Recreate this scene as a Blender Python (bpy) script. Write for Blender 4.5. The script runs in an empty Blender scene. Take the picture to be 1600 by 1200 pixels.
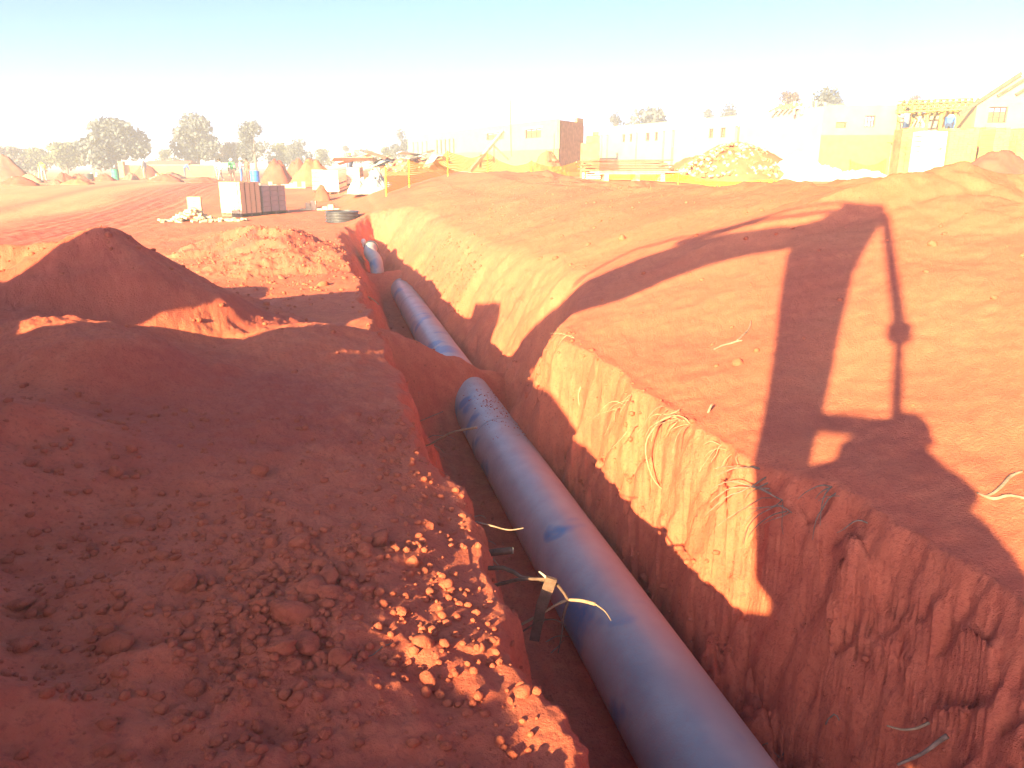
import bpy, bmesh, math, random
import numpy as np
from mathutils import Vector, Matrix

R = math.radians
scene = bpy.context.scene
col = scene.collection

# ------------------------------------------------------------------ camera
CAM = Vector((0.0, 0.0, 1.9))
PITCH = 15.9
cam_data = bpy.data.cameras.new('camera')
cam_data.sensor_width = 36.0
cam_data.lens = 36.0 * 1202.0 / 1600.0
cam_data.clip_start = 0.05
cam_data.clip_end = 6000
cam = bpy.data.objects.new('camera', cam_data)
col.objects.link(cam)
cam.location = CAM
cam.rotation_euler = (R(90 - PITCH), 0, 0)
scene.camera = cam

# ------------------------------------------------------------------ sky, sun, exposure
SUN_AZ, SUN_EL = 28.0, 17.0          # the light travels towards this compass angle (from +Y to +X)
world = bpy.data.worlds.new('World')
scene.world = world
world.use_nodes = True
wn, wl = world.node_tree.nodes, world.node_tree.links
wn.clear()
sky = wn.new('ShaderNodeTexSky')
sky.sky_type = 'NISHITA'
sky.sun_disc = False
sky.sun_elevation = R(SUN_EL)
sky.sun_rotation = R(SUN_AZ + 180)
sky.altitude = 1400
sky.air_density = 0.35
sky.dust_density = 6.0
sky.ozone_density = 2.5
bg = wn.new('ShaderNodeBackground')
bg.inputs['Strength'].default_value = 0.086
wo = wn.new('ShaderNodeOutputWorld')
wl.new(sky.outputs[0], bg.inputs[0])
wl.new(bg.outputs[0], wo.inputs[0])

sun_data = bpy.data.lights.new('sun', 'SUN')
sun_data.energy = 5.0
sun_data.angle = R(0.55)
sun_data.color = (1.0, 0.80, 0.37)
sun = bpy.data.objects.new('sun', sun_data)
col.objects.link(sun)
SUN_DIR = Vector((math.cos(R(SUN_EL)) * math.sin(R(SUN_AZ)), math.cos(R(SUN_EL)) * math.cos(R(SUN_AZ)), -math.sin(R(SUN_EL))))
sun.rotation_euler = SUN_DIR.to_track_quat('-Z', 'Y').to_euler()
sun.location = (-30, -50, 40)

vs = scene.view_settings
vs.view_transform = 'Standard'
vs.look = 'None'
vs.exposure = 2.62
vs.gamma = 1.0
vs.use_curve_mapping = False
scene.cycles.use_denoising = True
scene.cycles.max_bounces = 6
scene.cycles.diffuse_bounces = 3
scene.cycles.volume_bounces = 0
scene.cycles.transparent_max_bounces = 12

HAZE = 0.0027
# ------------------------------------------------------------------ terrain shape (plain numpy)
rng = np.random.RandomState(7)
_perm = rng.permutation(512).astype(np.int64)
_perm = np.concatenate([_perm, _perm, _perm])
_ga = rng.rand(512) * 2 * np.pi
_gx, _gy = np.cos(_ga), np.sin(_ga)

def noise2(x, y):
    xi = np.floor(x).astype(np.int64); yi = np.floor(y).astype(np.int64)
    xf = x - xi; yf = y - yi
    xi &= 511; yi &= 511
    u = xf * xf * xf * (xf * (xf * 6 - 15) + 10)
    v = yf * yf * yf * (yf * (yf * 6 - 15) + 10)
    def g(i, j, fx, fy):
        h = _perm[_perm[(xi + i) & 511] + ((yi + j) & 511)] & 511
        return _gx[h] * fx + _gy[h] * fy
    a = g(0, 0, xf, yf); b = g(1, 0, xf - 1, yf)
    c = g(0, 1, xf, yf - 1); d = g(1, 1, xf - 1, yf - 1)
    return 1.41 * ((a + u * (b - a)) * (1 - v) + (c + u * (d - c)) * v)

def fbm(x, y, octs=4, gain=0.5):
    s = 0.0; a = 1.0; f = 1.0
    for i in range(octs):
        s = s + a * noise2(x * f + 17.3 * i, y * f - 9.1 * i)
        a *= gain; f *= 2.03
    return s

def cells(x, y, jitter=0.9):
    """distance to nearest feature point, and a random number for that cell"""
    xi = np.floor(x).astype(np.int64); yi = np.floor(y).astype(np.int64)
    best = np.full(x.shape, 9.0); rid = np.zeros(x.shape)
    for i in (-1, 0, 1):
        for j in (-1, 0, 1):
            h = _perm[_perm[(xi + i) & 511] + ((yi + j) & 511)] & 511
            px = xi + i + 0.5 + jitter * (_gx[h]) * 0.5
            py = yi + j + 0.5 + jitter * (_gy[h]) * 0.5
            d = np.hypot(x - px, y - py)
            m = d < best
            best = np.where(m, d, best); rid = np.where(m, h / 511.0, rid)
    return best, rid

def sstep(a, b, x):
    t = np.clip((x - a) / (b - a), 0, 1)
    return t * t * (3 - 2 * t)

TO = np.array([1.0, 3.27]); TD = np.array([-0.2209, 0.9753]); TN = np.array([0.9753, 0.2209])
def uv(x, y):
    dx, dy = x - TO[0], y - TO[1]
    return dx * TD[0] + dy * TD[1], dx * TN[0] + dy * TN[1]
def xy(u, v):
    return TO[0] + u * TD[0] + v * TN[0], TO[1] + u * TD[1] + v * TN[1]

def pipe_z(u):
    return -1.1 - 0.3 * np.clip(u, -3, 24) / 17.0

def seg_heap(x, y, ax, ay, bx, by, h, slope, rnd):
    """a spoil ridge: angle-of-repose heap round the segment a-b with rounded top"""
    dx, dy = bx - ax, by - ay
    L2 = dx * dx + dy * dy + 1e-9
    t = np.clip(((x - ax) * dx + (y - ay) * dy) / L2, 0, 1)
    d = np.hypot(x - ax - t * dx, y - ay - t * dy)
    d = np.sqrt(d * d + rnd * rnd) - rnd
    return h - slope * d

def smax(a, b, k):
    h = np.clip(0.5 + 0.5 * (a - b) / k, 0, 1)
    return b + (a - b) * h + k * h * (1 - h)

def ground_base(x, y):
    """graded site level without trench and spoil"""
    u, v = uv(x, y)
    r = np.hypot(x, y)
    ve = v + 1.1 * sstep(15, 25, u)
    # rising terrace to the right of the trench
    crest = np.interp(u, [-12, -2, 2, 3.6, 4.5, 5.3, 6.0, 7.0, 8.4, 14, 20, 23, 27, 32, 38, 50],
                      [1.0, 1.15, 1.25, 1.32, 1.42, 1.55, 1.84, 1.62, 1.58, 1.38, 1.27, 1.35, 1.58, 1.5, 1.1, .8])
    prof = np.interp(ve, [-60, -1.6, -0.6, 0.0, 0.8, 2.0, 3.6, 5.4, 6.6, 7.6, 10, 14, 40],
                     [0, 0, .02, .06, .10, .33, .70, .98, 1.0, .97, .80, .74, .80])
    far = sstep(-0.5, 1.2, ve) * sstep(16, 26, u) * 0.35 * (1 - sstep(1.5, 4.5, ve))
    z = prof * crest + far
    # ground behind climbs towards the building platforms on the right
    az = np.degrees(np.arctan2(x, y))
    z = z + sstep(32, 66, y) * sstep(-6, 4, az) * 0.75
    z = z + .65 * sstep(28, 52, y) * (1 - sstep(-6, 2, az))
    z = z + 0.03 * noise2(x * .35, y * .35) * sstep(8, 20, r)
    return z

def terrain(x, y, detail=True):
    u, v = uv(x, y)
    r = np.hypot(x, y)
    z = ground_base(x, y)
    right = sstep(0.4, 1.2, v)
    # --- bumps along the crest of the right bank
    cr = np.exp(-((v - 6.6) / 1.3) ** 2) * sstep(0, 3, u) * (1 - sstep(33, 38, u))
    z = z + cr * (0.15 * fbm(x * .75, y * .75, 4, .55) + .03)
    z = z + right * 0.05 * fbm(x * .45 + 5, y * .45, 3)
    # --- the left spoil bank
    wx = x + 0.22 * fbm(x * .7, y * .7 + 3, 3); wy = y + 0.22 * fbm(x * .7 + 9, y * .7, 3)
    hp = seg_heap(wx, wy, -3.5, 3.6, -4.6, 1.0, 0.82, .42, .45)
    hp = smax(hp, seg_heap(wx, wy, -2.3, 0.6, -2.8, -2.0, .62, .30, .6), .15)
    hp = smax(hp, seg_heap(wx, wy, -0.9, 0.2, -1.1, -3.0, .36, .22, .5), .2)
    hp = smax(hp, seg_heap(wx, wy, -4.3, 8.0, -4.35, 8.15, 1.30, .64, .13), .12)
    hp = smax(hp, seg_heap(wx, wy, -5.0, 6.9, -3.2, 5.6, 0.72, .55, .4), .2)
    hp = smax(hp, seg_heap(wx, wy, -5.5, 9.5, -7.8, 9.2, .95, .6, .3), .12)
    hp = smax(hp, seg_heap(wx, wy, -2.5, 4.8, -2.2, 7.6, 0.34, .32, .4), .15)
    hp = smax(hp, seg_heap(wx, wy, -1.55, 2.2, -1.9, 5.2, 0.30, .22, .5), .15)
    # unseen spoil ridge behind the photographer, added and shaped to shade the left foreground
    for (a0, d0, h0), (a1, d1, h1) in (((-.85, -.75, .44), (-1.3, -.75, .91)), ((-1.3, -.75, .91), (-2.2, -.75, 1.34)), ((-2.2, -.75, 1.34), (-3.4, -.8, 2.0)), ((-3.4, -.8, 2.0), (-5.3, -.9, 2.2))):
        ca, sa = np.cos(np.radians(28.0)), np.sin(np.radians(28.0))
        ax, ay = a0 * ca + d0 * sa, -a0 * sa + d0 * ca
        bx, by = a1 * ca + d1 * sa, -a1 * sa + d1 * ca
        tt = np.clip(((wx - ax) * (bx - ax) + (wy - ay) * (by - ay)) / ((bx - ax) ** 2 + (by - ay) ** 2), 0, 1)
        hp = smax(hp, seg_heap(wx, wy, ax, ay, bx, by, 0., .80, .18) + h0 + (h1 - h0) * tt, .06)
    hp = hp + .03 * fbm(x * 1.3, y * 1.3, 3) + .05 * fbm(x * 2.7 + 4, y * 2.7, 2) * (np.hypot(x, y) < 2.6)
    # rubble mound in the middle distance
    rm = seg_heap(wx, wy, -5.2, 17.4, -6.1, 17.8, .55, .42, .3)
    rm = smax(rm, seg_heap(wx, wy, -4.2, 15.2, -4.7, 16.6, .26, .2, .3), .1)
    hp = np.maximum(hp, rm + .07 * fbm(x * 2.2, y * 2.2, 4))
    left = sstep(-0.9, -1.35, v)
    hz = np.maximum(hp, 0) * left
    z = np.where(hp > 0, smax(z, z * .3 + hz, .06), z)
    # --- trench
    vl = np.interp(u, [-12, -4, -1.3, .4, 2, 4.2, 8, 13, 18.4, 22], [-1.0, -1.0, -1.04, -1.11, -1.15, -1.25, -1.35, -1.45, -1.57, -1.3])
    vr = np.interp(u, [-12, -3, -.5, .9, 2.7, 4.6, 5.4, 6.4, 9, 12, 16, 20, 23], [1.0, .95, .95, .80, .72, .58, .80, 1.25, 1.5, 1.35, 1.15, 1.0, .6])
    vl = vl + .12 * fbm(u * .9, 3.3 + 0 * u, 4) + .07 * fbm(x * 2.5, y * 2.5, 4, .6)
    vr = vr + .14 * fbm(u * .8 + 40, 1.7 + 0 * u, 2, .4) + .055 * fbm(u * 2.6 + 9, v * 1.5, 4, .6)
    fl = pipe_z(u) - .27 + .03 * fbm(x * 1.6, y * 1.6, 3)
    sr = np.interp(u, [-12, 0, 2, 4, 5.6, 9, 20], [2.2, 2.8, 4.0, 4.2, 1.9, 1.5, 1.2])
    kr = np.interp(u, [-12, 4, 6, 9, 20], [.05, .07, .45, .5, .4])
    sl = np.interp(u, [-12, 6, 12, 20], [4.5, 3.5, 2.2, 1.6])
    top = z
    zr = top - (vr - v) * sr + (.26 * fbm(u * 1.5 + .3 * v, v * 4.5, 4, .55) + .10 * np.abs(noise2(u * 3.1, v * 9))) * sstep(0, .15, vr - v) * np.interp(u, [4.2, 6.5], [1.0, .28])              # plane falling from the right edge into the trench
    zl = top - (v - vl) * sl
    # the foot of the walls is a little talus
    tal_r = fl + np.clip(v - .44, 0, 9) * np.interp(u, [-4, 1, 4], [1.5, .9, .6]) + .06 * fbm(x * 2.4, y * 2.4, 3)
    tal_l = fl + np.clip(-.50 - v, 0, 9) * .5
    zt = np.maximum(np.maximum(fl, zr), zl)
    zt = np.maximum(zt, np.maximum(tal_r, tal_l))
    # earth slumped across the pipe
    hump = np.exp(-((u - 7.4 - .5 * v) / (.55 - .25 * v)) ** 2) * (.74 - .52 * v) + np.exp(-((u - 18.9) / .8) ** 2) * .72
    zt = np.maximum(zt, fl + hump + .05 * fbm(x * 2, y * 2, 3))
    zt = zt + np.clip(u - 22.3, 0, 9) * .8
    inside = (v > vl - .02) & (v < vr + .02)
    ins2 = (v > vl - .5) & (v < vr + .9)
    kk = np.where(v > 0, kr, .16)
    hh = np.clip(.5 + .5 * (zt - z) / kk, 0, 1)
    zs = zt + (z - zt) * hh - kk * hh * (1 - hh)          # rounded lip
    z = np.where(ins2, np.minimum(z, zs), z)
    if not detail:
        return z
    # --- relief of the soil
    near = 1 - sstep(14, 40, r)
    loose = np.clip(left * sstep(.02, .2, hp) + .35 * inside, 0, 1)
    n1 = fbm(x * 5.5, y * 5.5, 4, .55)
    z = z + near * n1 * (.008 + .011 * loose + .002 * right)
    patch = sstep(-.05, .35, fbm(x * .9 + 31, y * .9, 3)) * loose
    d, rid = cells(x * 11 + .4 * n1, y * 11)
    z = z + near * patch * np.clip(.55 - d, 0, 1) * .028 * rid
    d2, rid2 = cells(x * 26, y * 26)
    z = z + (1 - sstep(5, 12, r)) * loose * np.clip(.5 - d2, 0, 1) * .014 * rid2
    # excavator scrape ledges on the right bank and clods on it
    sc = noise2(u * 1.7 + .8 * fbm(x, y, 2), v * .35)
    z = z + near * right * (~inside) * .010 * np.sign(sc) * np.abs(sc) ** .5
    # wheel ruts on the haul road, crumbly far heaps
    rut = np.exp(-((v + 9.6 + .25 * noise2(u * .15, u * 0)) / 1.9) ** 2)
    z = z + rut * (.05 * noise2(v * 3.4, u * .12) + .03 * noise2(x * 3, y * 3))
    z = z + left * (hp <= 0.05) * (1 - sstep(30, 60, r)) * .018 * fbm(x * 1.9, y * 1.9, 4)
    return z

def TZ(x, y):
    return float(terrain(np.array([float(x)]), np.array([float(y)]))[0])
# ------------------------------------------------------------------ material helpers
MATS = {}
def new_mat(name):
    m = bpy.data.materials.new(name); m.use_nodes = True
    nt = m.node_tree
    b = nt.nodes['Principled BSDF']
    MATS[name] = m
    return m, nt.nodes, nt.links, b

def simple(name, rgb, rough=.85, var=.25, scale=6.0, bump=.0, bscale=40.0, metal=0.0, tint=None, spec=.3):
    m, n, l, b = new_mat(name)
    tc = n.new('ShaderNodeTexCoord')
    nz = n.new('ShaderNodeTexNoise'); nz.inputs['Scale'].default_value = scale; nz.inputs['Detail'].default_value = 5
    l.new(tc.outputs['Object'], nz.inputs['Vector'])
    mx = n.new('ShaderNodeMix'); mx.data_type = 'RGBA'
    a = tuple(c * (1 - var) for c in rgb); t = tint or tuple(min(1, c * (1 + var)) for c in rgb)
    mx.inputs[6].default_value = (*a, 1); mx.inputs[7].default_value = (*t, 1)
    rp = n.new('ShaderNodeMapRange'); rp.inputs[1].default_value = .3; rp.inputs[2].default_value = .7
    l.new(nz.outputs['Fac'], rp.inputs[0]); l.new(rp.outputs[0], mx.inputs[0])
    l.new(mx.outputs[2], b.inputs['Base Color'])
    b.inputs['Roughness'].default_value = rough; b.inputs['Metallic'].default_value = metal
    b.inputs['Specular IOR Level'].default_value = spec
    if bump:
        n2 = n.new('ShaderNodeTexNoise'); n2.inputs['Scale'].default_value = bscale; n2.inputs['Detail'].default_value = 6
        l.new(tc.outputs['Object'], n2.inputs['Vector'])
        bp = n.new('ShaderNodeBump'); bp.inputs['Strength'].default_value = bump; bp.inputs['Distance'].default_value = .02
        l.new(n2.outputs['Fac'], bp.inputs['Height']); l.new(bp.outputs[0], b.inputs['Normal'])
    return m

def soil_material(name, attr=True, k=1.0):
    m, n, l, b = new_mat(name)
    geo = n.new('ShaderNodeNewGeometry')
    def noise(scale, det=5, rough=.6):
        t = n.new('ShaderNodeTexNoise'); t.inputs['Scale'].default_value = scale
        t.inputs['Detail'].default_value = det; t.inputs['Roughness'].default_value = rough
        l.new(geo.outputs['Position'], t.inputs['Vector']); return t
    def ramp(src, lo, hi):
        r = n.new('ShaderNodeMapRange'); r.inputs[1].default_value = lo; r.inputs[2].default_value = hi
        l.new(src, r.inputs[0]); return r.outputs[0]
    def mix(f, a, bb):
        x = n.new('ShaderNodeMix'); x.data_type = 'RGBA'
        for i, s in ((6, a), (7, bb)):
            if isinstance(s, tuple): x.inputs[i].default_value = (s[0] * k, s[1] * k, s[2] * k, 1)
            else: l.new(s, x.inputs[i])
        if isinstance(f, float): x.inputs[0].default_value = f
        else: l.new(f, x.inputs[0])
        return x.outputs[2]
    c = mix(ramp(noise(.9, 4).outputs['Fac'], .35, .68), (.45, .098, .062), (.56, .135, .074))
    c = mix(ramp(noise(7, 6, .7).outputs['Fac'], .42, .75), c, (.60, .160, .090))
    c = mix(ramp(noise(38, 5, .7).outputs['Fac'], .52, .80), c, (.27, .054, .042))
    if attr:
        at = n.new('ShaderNodeVertexColor'); at.layer_name = 'soil'
        sp = n.new('ShaderNodeSeparateColor'); l.new(at.outputs[0], sp.inputs[0])
        c = mix(sp.outputs[0], c, (.54, .25, .13))       # pale dry sand
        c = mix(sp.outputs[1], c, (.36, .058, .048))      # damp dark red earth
        c = mix(sp.outputs[2], c, (.62, .36, .12))       # yellow building sand
    l.new(c, b.inputs['Base Color'])
    b.inputs['Roughness'].default_value = .95
    b.inputs['Specular IOR Level'].default_value = .15
    n1 = noise(55, 8, .68); n2 = noise(240, 4, .6)
    ad = n.new('ShaderNodeMath'); ad.operation = 'MULTIPLY_ADD'; ad.inputs[1].default_value = .35
    l.new(n2.outputs['Fac'], ad.inputs[0]); l.new(n1.outputs['Fac'], ad.inputs[2])
    bp = n.new('ShaderNodeBump'); bp.inputs['Strength'].default_value = .85; bp.inputs['Distance'].default_value = .022
    l.new(ad.outputs[0], bp.inputs['Height']); l.new(bp.outputs[0], b.inputs['Normal'])
    return m

# ------------------------------------------------------------------ object helpers
def tag(o, label=None, cat=None, group=None, kind=None):
    if label: o['label'] = label
    if cat: o['category'] = cat
    if group: o['group'] = group
    if kind: o['kind'] = kind
    return o

def empty(name, loc, rz=0.0, label=None, cat=None, group=None):
    o = bpy.data.objects.new(name, None); col.objects.link(o)
    o.location = loc; o.rotation_euler = (0, 0, rz); o.empty_display_size = .3
    return tag(o, label, cat, group)

def link(name, me, parent=None, loc=None, rot=None, scl=None):
    o = bpy.data.objects.new(name, me); col.objects.link(o)
    if parent is not None: o.parent = parent
    if loc is not None: o.location = loc
    if rot is not None: o.rotation_euler = rot
    if scl is not None: o.scale = scl
    return o

class MB:
    """collects faces, then becomes ONE mesh object"""
    def __init__(s): s.v = []; s.f = []; s.m = []
    def quad(s, pts, mi=0):
        i = len(s.v); s.v += [tuple(p) for p in pts]; s.f.append(tuple(range(i, i + len(pts)))); s.m.append(mi); return s
    def hexa(s, p, mi=0):
        i = len(s.v); s.v += [tuple(q) for q in p]
        for f in ((0, 3, 2, 1), (4, 5, 6, 7), (0, 1, 5, 4), (1, 2, 6, 5), (2, 3, 7, 6), (3, 0, 4, 7)):
            s.f.append(tuple(i + k for k in f)); s.m.append(mi)
        return s
    def box(s, c, d, rz=0.0, mi=0, M=None):
        hx, hy, hz = d[0] / 2, d[1] / 2, d[2] / 2
        P = [Vector(q) for q in ((-hx, -hy, -hz), (hx, -hy, -hz), (hx, hy, -hz), (-hx, hy, -hz), (-hx, -hy, hz), (hx, -hy, hz), (hx, hy, hz), (-hx, hy, hz))]
        Q = M if M is not None else Matrix.Rotation(rz, 3, 'Z')
        c = Vector(c)
        return s.hexa([c + Q @ p for p in P], mi)
    def bar(s, a, b, w, h, up=(0, 0, 1), mi=0):
        a, b = Vector(a), Vector(b); d = (b - a); L = d.length; d = d / L
        sx = d.cross(Vector(up));
        if sx.length < 1e-4: sx = d.cross(Vector((1, 0, 0)))
        sx.normalize(); uz = sx.cross(d)
        P = []
        for q in (a, b):
            for (i, j) in ((-1, -1), (1, -1), (1, 1), (-1, 1)): P.append(q + sx * w / 2 * i + uz * h / 2 * j)
        return s.hexa(P, mi)
    def tube(s, pts, rad, n=8, caps=True, mi=0):
        pts = [Vector(p) for p in pts]
        if not hasattr(rad, '__len__'): rad = [rad] * len(pts)
        base = len(s.v); ref = None
        for k, p in enumerate(pts):
            t = (pts[min(k + 1, len(pts) - 1)] - pts[max(k - 1, 0)]).normalized()
            if ref is None:
                ref = t.orthogonal().normalized()
            else:
                ref = (ref - t * ref.dot(t))
                ref = ref.normalized() if ref.length > 1e-5 else t.orthogonal().normalized()
            bn = t.cross(ref)
            for i in range(n):
                a = 2 * math.pi * i / n
                s.v.append(tuple(p + (ref * math.cos(a) + bn * math.sin(a)) * rad[k]))
        for k in range(len(pts) - 1):
            for i in range(n):
                j = (i + 1) % n
                s.f.append((base + k * n + i, base + k * n + j, base + (k + 1) * n + j, base + (k + 1) * n + i)); s.m.append(mi)
        if caps:
            s.f.append(tuple(base + i for i in reversed(range(n)))); s.m.append(mi)
            e = base + (len(pts) - 1) * n
            s.f.append(tuple(e + i for i in range(n))); s.m.append(mi)
        return s
    def lathe(s, prof, c=(0, 0, 0), n=24, mi=0, caps=True):
        base = len(s.v); c = Vector(c)
        for (r, z) in prof:
            for i in range(n):
                a = 2 * math.pi * i / n
                s.v.append((c.x + r * math.cos(a), c.y + r * math.sin(a), c.z + z))
        for k in range(len(prof) - 1):
            for i in range(n):
                j = (i + 1) % n
                s.f.append((base + k * n + i, base + k * n + j, base + (k + 1) * n + j, base + (k + 1) * n + i)); s.m.append(mi)
        if caps:
            s.f.append(tuple(base + i for i in reversed(range(n)))); s.m.append(mi)
            e = base + (len(prof) - 1) * n
            s.f.append(tuple(e + i for i in range(n))); s.m.append(mi)
        return s
    def mesh(s, name, mats, smooth=False):
        me = bpy.data.meshes.new(name)
        me.from_pydata(s.v, [], s.f)
        if not isinstance(mats, (list, tuple)): mats = [mats]
        for m in mats: me.materials.append(MATS[m] if isinstance(m, str) else m)
        me.polygons.foreach_set('material_index', s.m)
        if smooth: me.polygons.foreach_set('use_smooth', [True] * len(s.f))
        me.update(); return me
    def build(s, name, mats, parent=None, smooth=False, loc=None, rot=None):
        return link(name, s.mesh(name, mats, smooth), parent, loc, rot)

def at_pix(px, py, Y=None, z=None):
    """point of the place seen at a pixel of the 1600 x 1200 photograph, at forward distance Y or height z"""
    rx, up = (px - 800) / 1202.0, (600 - py) / 1202.0
    cp, sp = math.cos(R(PITCH)), math.sin(R(PITCH))
    d = Vector((rx, cp + up * sp, up * cp - sp))
    k = Y / d.y if Y is not None else (z - CAM.z) / d.z
    return CAM + d * k

def on_ground(px, py, lo=1.0, hi=400.0):
    """where the sight line of a pixel meets the terrain"""
    d = (at_pix(px, py, Y=1.0) - CAM)
    k = np.exp(np.linspace(math.log(lo), math.log(hi), 1500))
    zz = terrain(d.x * k, d.y * k, False)
    below = (CAM.z + d.z * k) < zz
    i = int(np.argmax(below)) if below.any() else len(k) - 1
    kk = float(k[i])
    return Vector((d.x * kk, d.y * kk, float(terrain(np.array([d.x * kk]), np.array([d.y * kk]))[0])))
def drop(x, y, dz=0.0):
    return Vector((x, y, TZ(x, y) + dz))

# ------------------------------------------------------------------ the ground: one sheet to the horizon
soil = soil_material('red_soil')
def build_ground():
    ang = np.concatenate([np.linspace(-180, -60, 70)[:-1], np.linspace(-60, -40, 110)[:-1], np.linspace(-40, 42, 1080)[:-1],
                          np.linspace(42, 62, 110)[:-1], np.linspace(62, 180, 70)[:-1]])
    rad = np.concatenate([[0.02, .15, .35], np.exp(np.linspace(math.log(.6), math.log(60), 720)), np.exp(np.linspace(math.log(63), math.log(4000), 60))])
    A, Rr = np.meshgrid(np.radians(ang), rad)
    X = (Rr * np.sin(A)); Y = (Rr * np.cos(A))
    na, nr = len(ang), len(rad)
    x, y = X.ravel(), Y.ravel()
    z = terrain(x, y)
    fade = sstep(300, 900, np.hypot(x, y))
    z = z * (1 - fade)
    # sideways roughness on the steep trench walls
    u, v = uv(x, y)
    g = np.gradient(z.reshape(nr, na), axis=1).ravel() / (np.gradient(A, axis=1).ravel() * np.hypot(x, y) + 1e-6)
    steep = sstep(1.2, 3, np.abs(g)) * (np.hypot(x, y) < 25)
    sh = steep * (.03 * fbm(u * 1.1, z * 1.3 + 3, 2) + .012 * fbm(u * 6, z * 6, 3))
    xs = x + sh * TN[0] * np.sign(-g); ys = y + sh * TN[1] * np.sign(-g)
    co = np.stack([xs, ys, z], 1).astype(np.float32)
    i, j = np.meshgrid(np.arange(nr - 1), np.arange(na), indexing='ij')
    jn = (j + 1) % na
    q = np.stack([i * na + j, i * na + jn, (i + 1) * na + jn, (i + 1) * na + j], -1).reshape(-1, 4)[:, ::-1]
    me = bpy.data.meshes.new('ground')
    me.vertices.add(len(co)); me.vertices.foreach_set('co', co.ravel())
    nf = len(q)
    me.loops.add(nf * 4); me.loops.foreach_set('vertex_index', q.astype(np.int32).ravel())
    me.polygons.add(nf); me.polygons.foreach_set('loop_start', np.arange(0, nf * 4, 4, dtype=np.int32))
    me.polygons.foreach_set('use_smooth', np.ones(nf, dtype=bool))
    me.update(calc_edges=True)
    # what kind of earth lies where
    r = np.hypot(x, y)
    az = np.degrees(np.arctan2(x, y))
    wob = noise2(x * .12, y * .12)
    pale = sstep(-11.6, -13.0, v + 1.2 * wob) * (az < -6) * (.62 + .35 * noise2(u * .08, v * .8))
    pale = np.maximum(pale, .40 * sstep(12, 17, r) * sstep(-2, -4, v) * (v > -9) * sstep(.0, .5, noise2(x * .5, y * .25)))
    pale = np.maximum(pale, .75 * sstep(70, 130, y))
    road = np.exp(-((v + 9.9 + .6 * wob) / 1.5) ** 2) * (.50 + .45 * noise2(v * 2.6, u * .1)) * sstep(9, 15, r)
    road = np.maximum(road, .6 * sstep(-11.2, -12.0, v + .5 * wob) * np.exp(-((v + 15.5) / .6) ** 2))
    rub = .9 * sstep(.28, .05, np.hypot(x + 5.6, (y - 17.5)) / 8) * sstep(-.1, .3, fbm(x * 1.4, y * 1.4, 3))
    dark = np.clip(np.maximum(road, rub), 0, 1)
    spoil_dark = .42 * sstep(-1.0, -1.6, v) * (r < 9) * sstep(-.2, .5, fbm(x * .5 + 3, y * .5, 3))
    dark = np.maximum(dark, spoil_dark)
    dark = np.maximum(dark, .16 * sstep(-.1, .4, fbm(x * .33 + 11, y * .33, 3)) * (v > 1) * (v < 7.5))
    dry = sstep(.75, 1.3, v) * (v < 9) * (.16 + .16 * fbm(x * .5, y * .5 + 8, 3)) * (1 - .5 * sstep(12, 26, u))  # bank soil paled to bring up its sunlit brightness
    pale = np.maximum(pale, dry)
    yel = sstep(7.8, 9.5, v + .6 * wob) * (az > 2) * .55 * (.6 + .5 * noise2(x * .3, y * .3)) * (1 - sstep(50, 80, y))
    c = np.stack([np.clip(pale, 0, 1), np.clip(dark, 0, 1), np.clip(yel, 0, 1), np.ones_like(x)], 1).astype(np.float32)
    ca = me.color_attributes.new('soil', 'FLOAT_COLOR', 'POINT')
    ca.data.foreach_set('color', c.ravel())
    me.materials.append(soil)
    o = link('ground', me)
    tag(o, kind='structure')
    return o
GROUND = build_ground()

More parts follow.
